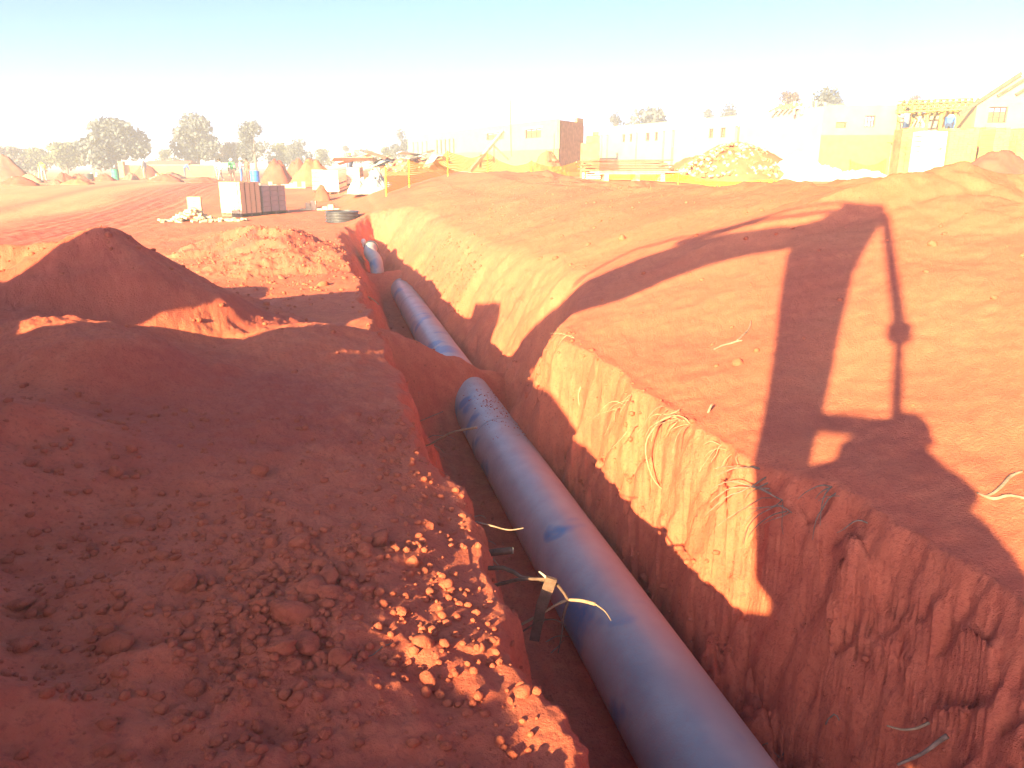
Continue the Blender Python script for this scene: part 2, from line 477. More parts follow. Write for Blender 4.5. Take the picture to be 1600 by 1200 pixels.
# ------------------------------------------------------------------ the pipe in the trench
def pipe_material():
    m, n, l, b = new_mat('dusty_blue_pipe')
    geo = n.new('ShaderNodeNewGeometry'); tc = n.new('ShaderNodeTexCoord')
    def noise(sc, det=4, vec=None):
        t = n.new('ShaderNodeTexNoise'); t.inputs['Scale'].default_value = sc; t.inputs['Detail'].default_value = det
        l.new(vec or tc.outputs['Object'], t.inputs['Vector']); return t.outputs['Fac']
    def ramp(s, a, c):
        r = n.new('ShaderNodeMapRange'); r.inputs[1].default_value = a; r.inputs[2].default_value = c; l.new(s, r.inputs[0]); return r.outputs[0]
    def mth(op, a, c):
        q = n.new('ShaderNodeMath'); q.operation = op
        for i, s in ((0, a), (1, c)):
            if isinstance(s, float): q.inputs[i].default_value = s
            else: l.new(s, q.inputs[i])
        return q.outputs[0]
    def mix(f, a, c):
        x = n.new('ShaderNodeMix'); x.data_type = 'RGBA'
        for i, s in ((6, a), (7, c)):
            if isinstance(s, tuple): x.inputs[i].default_value = (*s, 1)
            else: l.new(s, x.inputs[i])
        l.new(f, x.inputs[0]); return x.outputs[2]
    sx = n.new('ShaderNodeSeparateXYZ'); l.new(geo.outputs['Normal'], sx.inputs[0])
    # settled dust: more to the right flank (away from the diggings) and in blotches
    side = mth('ADD', mth('MULTIPLY', sx.outputs[0], .55), mth('MULTIPLY', sx.outputs[2], .18))
    du = mth('ADD', side, mth('MULTIPLY', noise(2.4, 5), .55))
    du = ramp(du, .22, .72)
    fine = ramp(noise(45, 7), .48, .66)
    du = mth('MAXIMUM', du, mth('MULTIPLY', fine, .35))
    sc = ramp(noise(1.5, 3), .565, .63)                  # rubbed clean patches
    base = mix(ramp(noise(5, 4), .3, .7), (.26, .28, .32), (.35, .36, .38))
    base = mix(sc, base, (.05, .18, .36))
    cl = mix(mth('MULTIPLY', du, .80), base, (.42, .27, .24))
    l.new(cl, b.inputs['Base Color'])
    b.inputs['Roughness'].default_value = .42
    l.new(ramp(du, -.6, 1.2), b.inputs['Roughness'])
    b.inputs['Specular IOR Level'].default_value = .5
    bp = n.new('ShaderNodeBump'); bp.inputs['Strength'].default_value = .12; bp.inputs['Distance'].default_value = .01
    l.new(noise(90, 5), bp.inputs['Height']); l.new(bp.outputs[0], b.inputs['Normal'])
    return m
pipe_material()
def pu(u, v=0.0, dz=0.0):
    x, y = xy(u, v); return Vector((x, y, float(pipe_z(np.array(u))) + dz))
PIPE_R = .305
def pipe_run(u0, u1, label):
    a = pu(u0)
    root = empty('water_pipe', (a.x, a.y, a.z - PIPE_R), 0, label, 'pipe')
    n = max(2, int((u1 - u0) / .5))
    pts = [pu(u0 + (u1 - u0) * i / n) - Vector((a.x, a.y, a.z - PIPE_R)) for i in range(n + 1)]
    MB().tube(pts, PIPE_R, 56).build('barrel', 'dusty_blue_pipe', root, smooth=True)
    return root
p_near = pipe_run(-7.5, 7.6, 'long dusty blue pipe in the near part of the trench')
p_far = pipe_run(7.9, 18.6, 'far length of dusty blue pipe beyond the earth slumped across the trench')
# welded joints as thin raised beads
for root, us, u0 in ((p_near, (5.2,), -7.5), (p_far, (15.0,), 7.9)):
    a = pu(u0); off = Vector((a.x, a.y, a.z - PIPE_R))
    for uu in us:
        MB().tube([pu(uu - .02) - off, pu(uu) - off, pu(uu + .02) - off], [PIPE_R + .001, PIPE_R + .011, PIPE_R + .001], 56, caps=False).build('weld_bead', 'dusty_blue_pipe', root, smooth=True)
# ------------------------------------------------------------------ plain materials
simple('machine_yellow', (.62, .36, .03), .45, .15, 3, .05, 30)
simple('machine_black', (.03, .03, .032), .6, .2, 5, .1, 40)
simple('steel_worn', (.16, .14, .12), .5, .4, 8, .2, 40, metal=.6)
simple('chrome_rod', (.6, .6, .6), .2, .1, 3, metal=1.0)
simple('cab_glass', (.03, .04, .045), .08, .1, 3)
simple('rubber_hose', (.02, .02, .02), .6, .2, 9)

# ------------------------------------------------------------------ excavator beside the photographer (its shadow lies on the bank)
EA, ED = -7.4, -1.25
_ca, _sa = math.cos(R(SUN_AZ)), math.sin(R(SUN_AZ))
def ad(a, d): return (a * _ca + d * _sa, -a * _sa + d * _ca)
ex, ey = ad(EA, ED)
ez = 0.36
EX = empty('excavator', (ex, ey, ez), -R(SUN_AZ), 'yellow tracked excavator behind the camera whose arm shades the right bank', 'excavator')
def L3(a, z, d=0.0): return Vector((a - EA, d, z - ez))
def plate(poly, w, mb=None, d=0.0, bev=0.0):
    """side profile (a, z) given a width across the machine"""
    mb = mb or MB()
    i = len(mb.v); n = len(poly)
    for s in (-1, 1):
        for (a, z) in poly: mb.v.append(tuple(L3(a, z, d + s * w / 2)))
    mb.f.append(tuple(i + k for k in range(n))); mb.m.append(0)
    mb.f.append(tuple(i + n + k for k in reversed(range(n)))); mb.m.append(0)
    for k in range(n):
        q = (k + 1) % n
        mb.f.append((i + k, i + n + k, i + n + q, i + q)); mb.m.append(0)
    return mb
boom = [(-1.0, 4.80), (-1.47, 4.58), (-2.23, 4.44), (-2.73, 4.36), (-3.35, 4.10), (-3.75, 3.78), (-4.1, 3.52), (-4.65, 3.06), (-5.3, 2.5), (-6.1, 1.85),
        (-6.25, 1.55), (-6.0, 1.40), (-5.0, 2.1), (-4.2, 2.72), (-3.45, 3.24), (-3.05, 3.44), (-2.7, 3.74), (-2.25, 4.02), (-1.8, 4.2), (-1.4, 4.28), (-1.0, 4.35)]
plate(boom, .46).build('boom', 'machine_yellow', EX)
stick = [(-1.38, 4.50), (-1.12, 4.82), (-.92, 5.05), (-.70, 5.03), (-.50, 5.02), (-.46, 4.85), (-.52, 4.52), (-.60, 3.8), (-.55, 3.15), (-.48, 2.3), (-.43, 1.8), (-.40, 1.3),
         (-.52, 1.15), (-.66, 1.25), (-.76, 1.9), (-.84, 2.2), (-.98, 2.72), (-1.17, 3.32), (-1.36, 4.1)]
plate(stick, .34).build('dipper_arm', 'machine_yellow', EX)
bk = [(-.54, 1.25), (-.46, 1.80), (-.31, 1.86), (-.31, 1.96), (-.22, 2.04), (-.05, 2.06), (.15, 2.02), (.26, 1.92), (.28, 1.78), (.42, 1.71), (.54, 1.58), (.64, 1.38), (.68, 1.18), (.50, 1.00), (.20, .84), (-.30, .74), (-.52, .90)]
bucket = plate(bk, 1.1).build('bucket', 'steel_worn', EX)
for k in range(5):
    d = -.46 + .23 * k
    MB().hexa([L3(-.50, .82, d - .05), L3(-.50, .82, d + .05), L3(-.52, .89, d + .05), L3(-.52, .89, d - .05),
               L3(-.70, .78, d - .03), L3(-.70, .78, d + .03), L3(-.70, .82, d + .03), L3(-.70, .82, d - .03)]).build('tooth', 'steel_worn', bucket)
cy = MB().tube([L3(-.47, 4.86), L3(-.10, 3.12)], .055, 14).build('bucket_cylinder', 'machine_black', EX)
MB().tube([L3(-.105, 3.14), L3(-.085, 2.98)], .095, 14).build('gland', 'steel_worn', cy)
MB().tube([L3(-.09, 3.0), L3(.03, 1.80)], .038, 12).build('rod', 'chrome_rod', cy)
MB().bar(L3(-.02, 2.26), L3(-.50, 2.24), .22, .075).build('linkage', 'machine_yellow', EX)
sc_ = MB().tube([L3(-3.0, 4.42), L3(-1.9, 4.72)], .07, 12).build('dipper_cylinder', 'machine_black', EX)
MB().tube([L3(-1.9, 4.72), L3(-1.05, 4.95)], .04, 10).build('rod', 'chrome_rod', sc_)
for s in (-1, 1):
    c = MB().tube([L3(-5.55, 1.35, s * .42), L3(-4.75, 2.2, s * .42)], .085, 12).build('boom_cylinder', 'machine_black', EX)
    MB().tube([L3(-4.75, 2.2, s * .42), L3(-4.0, 2.98, s * .42)], .05, 10).build('rod', 'chrome_rod', c)
for k, dz in enumerate((0, .05)):
    MB().tube([L3(a, z + dz, .12 - .1 * k) for a, z in ((-.92, 5.05), (-1.25, 5.0), (-1.57, 4.90), (-2.06, 4.68), (-2.65, 4.60), (-3.08, 4.52), (-3.72, 4.33), (-3.95, 3.98), (-4.2, 3.6))], .022, 6).build('hydraulic_hose', 'rubber_hose', EX)
# undercarriage
for s in (-1, 1):
    prof = []
    for k in range(9): t = R(-90 + 180 * k / 8); prof.append((-5.55 + .42 * math.cos(t), .82 + .42 * math.sin(t)))
    for k in range(9): t = R(90 + 180 * k / 8); prof.append((-9.15 + .42 * math.cos(t), .82 + .42 * math.sin(t)))
    tr = plate(prof, .55, d=s * 1.05).build('track', 'machine_black', EX)
    for k in range(24):
        aa = -9.1 + 3.5 * k / 23
        MB().box(L3(aa, 1.25, s * 1.05), (.05, .58, .04)).build('grouser', 'steel_worn', tr)
MB().box(L3(-7.35, .95), (2.6, 1.5, .5)).build('chassis', 'machine_black', EX)
MB().lathe([(.6, 0), (.6, .16)], L3(-7.35, 1.2), 24).build('slew_ring', 'steel_worn', EX)
house = plate([(-9.6, 1.38), (-5.75, 1.38), (-5.75, 1.62), (-6.6, 1.95), (-7.2, 2.12), (-9.3, 2.15), (-9.75, 1.95), (-9.8, 1.5)], 2.4).build('house', 'machine_yellow', EX)
for k in range(5): MB().box(L3(-8.9 + .2 * k, 1.8, 1.206), (.12, .02, .35)).build('vent', 'machine_black', house)
MB().box(L3(-8.6, 2.2, -.5), (1.3, .9, .12)).build('engine_hood', 'machine_yellow', house)
MB().tube([L3(-8.9, 2.2, .3), L3(-8.9, 2.65, .3)], .06, 10).build('exhaust', 'steel_worn', house)
cab = MB()
cb = [(-7.5, 1.6), (-6.32, 1.6), (-6.25, 2.2), (-6.42, 3.18), (-7.45, 3.22), (-7.55, 2.4)]
cab_o = plate(cb, .95, d=.70).build('cab', 'machine_yellow', EX)
plate([(-7.33, 2.25), (-6.42, 2.25), (-6.54, 3.02), (-7.29, 3.06)], .98, d=.70).build('side_window', 'cab_glass', cab_o)
MB().hexa([L3(-6.25, 2.2, .3), L3(-6.24, 2.2, .3), L3(-6.24, 2.2, 1.1), L3(-6.25, 2.2, 1.1), L3(-6.41, 3.1, .3), L3(-6.39, 3.1, .3), L3(-6.39, 3.1, 1.1), L3(-6.41, 3.1, 1.1)]).build('windscreen', 'cab_glass', cab_o)

# ------------------------------------------------------------------ people
simple('skin_brown', (.16, .085, .055), .55, .15, 9)
simple('cloth_navy', (.03, .045, .10), .9, .2, 12, .2, 120)
simple('cloth_grey', (.22, .22, .24), .9, .2, 12, .2, 120)
simple('cloth_white', (.68, .67, .64), .9, .1, 12, .2, 120)
simple('cloth_red', (.42, .07, .06), .9, .2, 12, .2, 120)
simple('cloth_green', (.06, .30, .12), .9, .2, 12, .2, 120)
simple('cloth_lime', (.55, .75, .15), .85, .1, 12, .2, 120)
simple('cloth_blue', (.05, .12, .40), .9, .2, 12, .2, 120)
simple('cloth_khaki', (.35, .27, .17), .9, .2, 12, .2, 120)
simple('boot_dark', (.04, .03, .025), .8, .2, 12)
simple('helmet_white', (.75, .75, .72), .35, .05, 5)
simple('helmet_yellow', (.75, .52, .05), .35, .05, 5)
simple('phone_black', (.02, .02, .022), .2, .1, 5)
simple('hair_dark', (.015, .012, .01), .8, .2, 30)

def person(loc, rz, label, joints, shirt, trousers, helmet=None, group=None, scale=1.0, fingers=None):
    """joints: dict in a local frame (x right, y ahead, z up from the soles); one skinned surface"""
    J = dict(pelvis=(0, 0, .95), waist=(0, 0, 1.10), chest=(0, .01, 1.34), neck=(0, .01, 1.50), head=(0, .03, 1.60), crown=(0, .03, 1.74),
             ls=(-.19, 0, 1.44), le=(-.25, -.02, 1.16), lw=(-.26, .06, .92), lh=(-.26, .09, .82),
             rs=(.19, 0, 1.44), re=(.25, -.02, 1.16), rw=(.26, .06, .92), rh=(.26, .09, .82),
             lhip=(-.10, 0, .90), lk=(-.12, .03, .50), la=(-.13, -.02, .09), lt=(-.15, .15, .04),
             rhip=(.10, 0, .90), rk=(.12, .03, .50), ra=(.13, -.02, .09), rt=(.15, .15, .04))
    J.update(joints)
    rad = dict(pelvis=.145, waist=.125, chest=.155, neck=.06, head=.095, crown=.075, ls=.075, le=.05, lw=.035, lh=.04, rs=.075, re=.05, rw=.035, rh=.04,
               lhip=.10, lk=.062, la=.05, lt=.04, rhip=.10, rk=.062, ra=.05, rt=.04)
    E = [('pelvis', 'waist'), ('waist', 'chest'), ('chest', 'neck'), ('neck', 'head'), ('head', 'crown'), ('chest', 'ls'), ('ls', 'le'), ('le', 'lw'), ('lw', 'lh'),
         ('chest', 'rs'), ('rs', 're'), ('re', 'rw'), ('rw', 'rh'), ('pelvis', 'lhip'), ('lhip', 'lk'), ('lk', 'la'), ('la', 'lt'), ('pelvis', 'rhip'), ('rhip', 'rk'), ('rk', 'ra'), ('ra', 'rt')]
    if fingers:
        for hd, dirs in fingers.items():
            b = Vector(J[hd])
            for k, (v1, v2) in enumerate(dirs):
                J[hd + 'f%d' % k] = tuple(b + Vector(v1)); J[hd + 'g%d' % k] = tuple(b + Vector(v2))
                rad[hd + 'f%d' % k] = .012; rad[hd + 'g%d' % k] = .009
                E += [(hd, hd + 'f%d' % k), (hd + 'f%d' % k, hd + 'g%d' % k)]
    names = list(J)
    me = bpy.data.meshes.new('person')
    me.from_pydata([J[k] for k in names], [(names.index(a), names.index(b)) for a, b in E], [])
    o = bpy.data.objects.new('person', me); col.objects.link(o)
    o.modifiers.new('s', 'SKIN'); sv = me.skin_vertices[0].data
    for i, k in enumerate(names):
        sv[i].radius = (rad[k] * (1.12 if k in ('pelvis', 'waist', 'chest') else 1), rad[k] * (.82 if k in ('pelvis', 'waist', 'chest') else 1))
        sv[i].use_root = (k == 'pelvis')
    sb = o.modifiers.new('d', 'SUBSURF'); sb.levels = sb.render_levels = 2
    dg = bpy.context.evaluated_depsgraph_get()
    m2 = bpy.data.meshes.new_from_object(o.evaluated_get(dg))
    o.modifiers.clear(); o.data = m2
    bpy.data.meshes.remove(me)
    m2.materials.clear()
    for m in ('skin_brown', shirt, trousers, 'boot_dark'): m2.materials.append(MATS[m])
    segs = []
    for a, b in E:
        cls = 0
        if b in ('waist', 'chest', 'ls', 'rs', 'le', 're') or (a == 'chest' and b == 'neck'): cls = 1
        if b in ('lw', 'rw'): cls = 1
        if a in ('pelvis', 'lhip', 'rhip', 'lk', 'rk') and b != 'waist': cls = 2
        if b in ('lt', 'rt'): cls = 3
        if (a, b) == ('neck', 'head') or (a, b) == ('head', 'crown'): cls = 0
        segs.append((Vector(J[a]), Vector(J[b]), cls))
    idx = []
    for p in m2.polygons:
        c = p.center; best = 9; bc = 0
        for a, b, cl in segs:
            ab = b - a; t = max(0, min(1, (c - a).dot(ab) / ab.length_squared)); dd = (c - a - ab * t).length
            if dd < best: best = dd; bc = cl
        idx.append(bc)
    m2.polygons.foreach_set('material_index', idx)
    m2.polygons.foreach_set('use_smooth', [True] * len(m2.polygons))
    o.location = loc; o.rotation_euler = (0, 0, rz); o.scale = (scale,) * 3
    tag(o, label, 'person', group)
    hc = Vector(J['crown']); hd = Vector(J['head'])
    up = (hc - hd).normalized()
    if helmet:
        prof = [(.150, -.035), (.152, -.028), (.128, -.02), (.125, .03), (.10, .085), (.055, .115), (.01, .122)]
        mb = MB().lathe(prof, (0, 0, 0), 18)
        mb.box((0, .145, -.03), (.16, .10, .014))
        q = Vector((0, 0, 1)).rotation_difference(up)
        h = mb.build('helmet', helmet, o, smooth=True, loc=hd + up * .06); h.rotation_mode = 'QUATERNION'; h.rotation_quaternion = q
    else:
        mb = MB().lathe([(.098, .0), (.105, .04), (.095, .09), (.05, .128), (.005, .135)], (0, -.012, 0), 14)
        q = Vector((0, 0, 1)).rotation_difference(up)
        h = mb.build('hair', 'hair_dark', o, smooth=True, loc=hd + up * .03); h.rotation_mode = 'QUATERNION'; h.rotation_quaternion = q
    # face: eyes, nose, mouth, ears
    fw = Vector((0, 1, 0))
    if loc[1] < 2:
        for s in (-1, 1):
            MB().lathe([(.001, -.011), (.011, 0), (.001, .011)], hd + Vector((s * .034, .088, .055)), 8).build('eye', 'helmet_white', o, smooth=True)
            MB().lathe([(.004, -.03), (.016, 0), (.004, .03)], hd + Vector((s * .098, -.005, .045)), 8).build('ear', 'skin_brown', o, smooth=True)
        MB().hexa([hd + Vector(q) for q in ((-.018, .08, .01), (.018, .08, .01), (.018, .095, .01), (-.018, .095, .01), (-.008, .085, .055), (.008, .085, .055), (.008, .094, .055), (-.008, .094, .055))]).build('nose', 'skin_brown', o)
        MB().box(hd + Vector((0, .092, -.025)), (.05, .012, .012)).build('mouth', 'cloth_red', o)
    return o

# the photographer: both hands raised to the phone held just behind the lens position
px_, py_ = ad(.06, -.42)
pz_ = TZ(px_, py_)
fing = [((-.025, .05, .03), (-.03, .07, .0)), ((-.008, .055, .035), (-.01, .08, .01)), ((.012, .055, .032), (.014, .08, .008)), ((.03, .045, .025), (.035, .065, .0)), ((.04, .0, .03), (.05, .02, .05))]
ph = person((px_, py_, pz_ - .02), -R(SUN_AZ) + R(20), 'photographer in navy work clothes and white hard hat holding up a phone',
            dict(ls=(-.20, 0, 1.44), le=(-.36, .10, 1.30), lw=(-.16, .30, 1.50), lh=(-.11, .33, 1.56),
                 rs=(.20, 0, 1.44), re=(.37, .08, 1.30), rw=(.12, .30, 1.50), rh=(.07, .33, 1.56)),
            'cloth_navy', 'cloth_khaki', 'helmet_white', scale=1.03, fingers=dict(lh=fing, rh=fing))
phl = ph.matrix_basis @ Vector((-.02, .375, 1.60))
pho = MB().box((0, 0, 0), (.16, .009, .075)).build('mobile_phone', 'phone_black', loc=phl, rot=(0, 0, -R(8)))
tag(pho, 'black mobile phone held up in the photographer\'s hands', 'phone')
MB().box((.055, .0055, .018), (.035, .002, .03)).build('camera_bump', 'cab_glass', pho)
# ------------------------------------------------------------------ loose earth
soil_plain = soil_material('clod_soil', attr=False, k=.85)
rs = random.Random(11)
def clod_mesh(i, sub=1):
    bm = bmesh.new(); bmesh.ops.create_icosphere(bm, subdivisions=sub, radius=1.0)
    rr = random.Random(100 + i)
    ax = Vector((rr.uniform(.8, 1.25), rr.uniform(.75, 1.1), rr.uniform(.6, .9)))
    ph = [rr.uniform(0, 6) for _ in range(6)]
    for v in bm.verts:
        c = v.co
        k = 1 + .16 * math.sin(3.1 * c.x + ph[0]) * math.sin(2.7 * c.y + ph[1]) + .12 * math.sin(5 * c.z + ph[2] + 2 * c.x) + rr.uniform(-.09, .09)
        v.co = Vector((c.x * ax.x, c.y * ax.y, c.z * ax.z)) * k
    me = bpy.data.meshes.new('soil_clod'); bm.to_mesh(me); bm.free()
    me.materials.append(soil_plain)
    me.polygons.foreach_set('use_smooth', [True] * len(me.polygons))
    return me
CL = [clod_mesh(i, 2) for i in range(7)]
def scatter(n, fn):
    P = np.array([fn() for _ in range(n)])
    return P, terrain(P[:, 0], P[:, 1])
def g2(cx, cy, sx, sy): return lambda: (rs.gauss(cx, sx), rs.gauss(cy, sy))
P1, Z1 = [], []
for cnt, fn in ((70, g2(-.85, 2.55, .16, .30)), (30, g2(-1.0, 3.1, .25, .25)), (40, g2(-1.7, 2.9, .5, .6)), (22, g2(-.35, 2.7, .08, .45)), (24, lambda: (rs.uniform(-1.9, .1), rs.uniform(1.5, 3.2))),
                (18, lambda: xy(rs.uniform(.5, 3.5), rs.uniform(.38, .6))), (16, lambda: xy(rs.uniform(1, 10), rs.uniform(1.3, 4.5))), (14, g2(-3.4, 11.5, 1.1, 1.8))):
    p, z = scatter(cnt, fn); P1.append(p); Z1.append(z)
P1 = np.concatenate(P1); Z1 = np.concatenate(Z1)
for i, ((x, y), z) in enumerate(zip(P1, Z1)):
    u_, v_ = uv(x, y)
    s = min(.062, .014 + .015 * rs.expovariate(1.0)) * (1.25 if y > 6 else .62 if x > -.6 else 1.0)
    o = link('soil_clod', CL[i % 7], GROUND, (x, y, z + s * .12), (rs.uniform(-.5, .5), rs.uniform(-.5, .5), rs.uniform(0, 6.28)), (s * rs.uniform(.85, 1.2), s, s * rs.uniform(.8, 1.1)))
# uncountable crumbs
def crumbs(name, pts, zs, smin, smax, label):
    bm0 = []
    for i in range(4):
        bm = bmesh.new(); bmesh.ops.create_icosphere(bm, subdivisions=1, radius=1.0)
        rr = random.Random(i)
        V = np.array([tuple(v.co * rr.uniform(.75, 1.15)) for v in bm.verts]); F = np.array([[v.index for v in f.verts] for f in bm.faces]); bm.free()
        bm0.append((V * np.array([1, .85, .75]), F))
    vs_, fs_ = [], []; off = 0
    r_ = np.random.RandomState(3)
    for i, ((x, y), z) in enumerate(zip(pts, zs)):
        V, F = bm0[i % 4]
        s = smin + (smax - smin) * r_.rand() ** 2.5
        a = r_.rand() * 6.28; c, sn = math.cos(a), math.sin(a)
        W = V * s
        vs_.append(np.stack([W[:, 0] * c - W[:, 1] * sn + x, W[:, 0] * sn + W[:, 1] * c + y, W[:, 2] + z + .2 * s], 1)); fs_.append(F + off); off += len(V)
    co = np.concatenate(vs_).astype(np.float32); fa = np.concatenate(fs_).astype(np.int32)
    me = bpy.data.meshes.new(name)
    me.vertices.add(len(co)); me.vertices.foreach_set('co', co.ravel())
    me.loops.add(fa.size); me.loops.foreach_set('vertex_index', fa.ravel())
    me.polygons.add(len(fa)); me.polygons.foreach_set('loop_start', np.arange(0, fa.size, 3, dtype=np.int32))
    me.polygons.foreach_set('use_smooth', np.ones(len(fa), dtype=bool))
    me.update(calc_edges=True); me.materials.append(soil_plain)
    o = link(name, me); tag(o, label, 'soil', kind='stuff'); return o
fns = [(1500, lambda: (rs.uniform(-3.2, .1), 1.3 + 3.6 * rs.random() ** 1.2)), (700, g2(-.85, 2.6, .25, .45)), (500, g2(-1.8, 2.6, .5, .6)), (700, lambda: xy(rs.uniform(-2.5, 2.5), rs.gauss(-1.35, .14))),
       (500, lambda: xy(rs.uniform(-1.5, 9), rs.uniform(.36, .75))), (250, lambda: xy(rs.uniform(-1.5, 9), -rs.uniform(.36, .9)))]
pp, zz = [], []
for c, f in fns:
    p, z = scatter(c, f); pp.append(p); zz.append(z)
pp_, zz_ = [], []
for k in range(300):
    uu = rs.gauss(5.7, .55) if k < 300 else rs.uniform(-1.5, 6.5); al = rs.gauss(.12, .42)
    if uu > 7.3: continue
    x_, y_ = xy(uu, PIPE_R * math.sin(al)); pp_.append((x_, y_)); zz_.append(float(pipe_z(np.array(uu))) + PIPE_R * math.cos(al))
crumbs('pipe_crumbs', np.array(pp_), np.array(zz_), .003, .013, 'crumbs of red soil lying on top of the near pipe')
crumbs('soil_crumbs', np.concatenate(pp), np.concatenate(zz), .005, .030, 'crumbled red soil strewn over the spoil bank and trench floor')
fns = [(380, lambda: xy(rs.uniform(2, 24), 1.2 + 6 * rs.random())), (520, g2(-3.6, 11.5, 1.3, 2.4)), (600, g2(-5.4, 17.4, 1.2, 1.2)), (300, g2(-4.5, 15.5, 1.2, 1.5)), (250, lambda: xy(rs.uniform(12, 17), rs.uniform(.5, 1.2))), (300, lambda: (rs.uniform(-9, -4), rs.uniform(7, 13)))]
pp, zz = [], []
for c, f in fns:
    p, z = scatter(c, f); pp.append(p); zz.append(z)
crumbs('soil_lumps', np.concatenate(pp), np.concatenate(zz), .010, .045, 'scattered red soil lumps on the bank and the ground beyond the heaps')

# ------------------------------------------------------------------ cut roots in the trench walls
simple('root_bark', (.21, .135, .10), .9, .35, 30, .4, 120)
simple('root_pale', (.27, .17, .105), .85, .25, 30, .3, 120)
simple('root_wood', (.38, .32, .25), .8, .15, 40, .2, 120)
def curve_pts(P, n):
    P = [Vector(p) for p in P]
    out = []
    for i in range(n + 1):
        t = i / n * (len(P) - 1); k = min(int(t), len(P) - 2); f = t - k
        p0, p1, p2, p3 = P[max(k - 1, 0)], P[k], P[k + 1], P[min(k + 2, len(P) - 1)]
        out.append(.5 * ((2 * p1) + (p2 - p0) * f + (2 * p0 - 5 * p1 + 4 * p2 - p3) * f * f + (3 * p1 - p0 - 3 * p2 + p3) * f ** 3))
    return out
def traced(pix, Y0, Y1):
    n = len(pix)
    return [at_pix(px, py, Y=Y0 + (Y1 - Y0) * i / max(1, n - 1)) for i, (px, py) in enumerate(pix)]
simple('bark_shaded', (.11, .06, .045), .9, .35, 30, .4, 120)  # bark colour darkened to put shade on the branch and stub
def root_obj(parent, pts, r0, r1, mat, n=10):
    off = Vector(parent.location)
    c = curve_pts(pts, n)
    return MB().tube([p - off for p in c], [r0 + (r1 - r0) * i / n for i in range(n + 1)], 6).build('root', mat, parent, smooth=True)
def tuft(px, py, cnt, label, mat='root_pale', length=.25, seed=0, side=-1, rad=.004):
    o = on_ground(px, py)
    o = Vector((o.x, o.y, o.z))
    e = empty('root_tuft', o, 0, label, 'roots')
    rr = random.Random(seed)
    for k in range(cnt):
        st = o + Vector((TD[0], TD[1], 0)) * rr.uniform(-.22, .22)
        st.z = TZ(st.x, st.y) - .02
        dirn = Vector((TN[0] * side, TN[1] * side, 0)) * rr.uniform(.3, 1.0) + Vector((TD[0], TD[1], 0)) * rr.uniform(-.8, .8) + Vector((0, 0, rr.uniform(-.3, .5)))
        L = length * rr.uniform(.5, 1.5); pts = [st - dirn * .05]; p = st.copy(); d = dirn.normalized()
        for i in range(5):
            p = p + d * L / 5; pts.append(p.copy())
            d = (d + Vector((rr.uniform(-.3, .3), rr.uniform(-.3, .3), rr.uniform(-.6, .05)))).normalized()
        root_obj(e, pts, rad * rr.uniform(.6, 1.6), rad * .4, mat, 9)
    return e
tuft(893, 522, 10, 'pale tuft of root hairs hanging from the projecting corner of the right trench wall', 'root_pale', .22, 1)
tuft(985, 612, 9, 'bunch of roots hanging over the lit right wall just past the corner', 'root_pale', .24, 2)
tuft(1060, 650, 12, 'dense bunch of roots dangling midway along the lit right wall', 'root_pale', .30, 3)
tuft(1130, 700, 6, 'sparse thin roots on the lit wall left of the dipper arm shadow', 'root_pale', .22, 4)
tuft(1215, 775, 14, 'spreading grey roots where the dipper arm shadow crosses the wall lip', 'root_bark', .32, 5)
tuft(1320, 800, 6, 'thin roots in the shaded wall lip below the person shadow', 'root_bark', .25, 6)
tuft(668, 690, 7, 'fine roots sticking out of the shaded left trench wall near the slumped earth', 'root_bark', .20, 7, 1)
tuft(742, 800, 6, 'fine roots on the left trench wall above the sawn root stub', 'root_bark', .18, 8, 1)
tuft(850, 1010, 9, 'tangle of thin roots under the broken branch on the left wall', 'root_bark', .24, 9, 1)
def single(name, pix, Y0, Y1, r0, r1, mat, label, cat='root', n=14):
    pts = traced(pix, Y0, Y1)
    off = pts[0]
    c = curve_pts(pts, n)
    o = MB().tube([p - off for p in c], [r0 + (r1 - r0) * i / n for i in range(n + 1)], 7).build(name, mat, None, smooth=True, loc=off)
    return tag(o, label, cat)
b = on_ground(740, 866); by_ = b.y + .34
stub = single('root_stub', [(700, 880), (735, 870), (772, 863), (801, 860)], by_, by_ - .06, .022, .019, 'bark_shaded', 'thick sawn root stub poking out of the left trench wall')
e_ = traced([(801, 860)], by_ - .06, 0)[0]
MB().tube([e_ - stub.location, e_ - stub.location + Vector((.004, 0, 0))], .0165, 8).build('cut_face', 'root_wood', stub)
yb = on_ground(742, 905).y + .36
br = empty('broken_branch', at_pix(745, 900, Y=yb), 0, 'broken forked branch with a pale splintered tip leaning over the pipe', 'branch')
def brp(pix, y0, y1, r0, r1, mat='bark_shaded', nm='twig', n=10):
    c = curve_pts(traced(pix, y0, y1), n)
    return MB().tube([p - Vector(br.location) for p in c], [r0 + (r1 - r0) * i / n for i in range(n + 1)], 7).build(nm, mat, br, smooth=True)
brp([(705, 892), (785, 887), (815, 902), (850, 906), (872, 915), (888, 938)], yb, yb - .25, .013, .007)
brp([(705, 935), (790, 910), (820, 905), (856, 905)], yb - .02, yb - .2, .011, .007)
brp([(770, 1000), (840, 962), (880, 940), (905, 938), (930, 944)], yb - .15, yb - .32, .006, .009, 'root_pale')  # paler colour paints the sunlit tip of the branch
brp([(888, 938), (880, 965), (878, 990), (872, 1020)], yb - .25, yb - .27, .009, .003)
brp([(775, 1015), (835, 975), (865, 968), (884, 978)], yb - .2, yb - .27, .005, .003)
brp([(930, 944), (945, 955), (955, 970)], yb - .32, yb - .33, .004, .0015, 'root_pale')
brp([(842, 893), (850, 899), (856, 906)], yb - .19, yb - .2, .003, .009, 'root_wood', 'splinter', 5)
c0 = traced([(862, 903), (845, 950), (835, 1000)], yb - .22, yb - .20)
mb = MB()
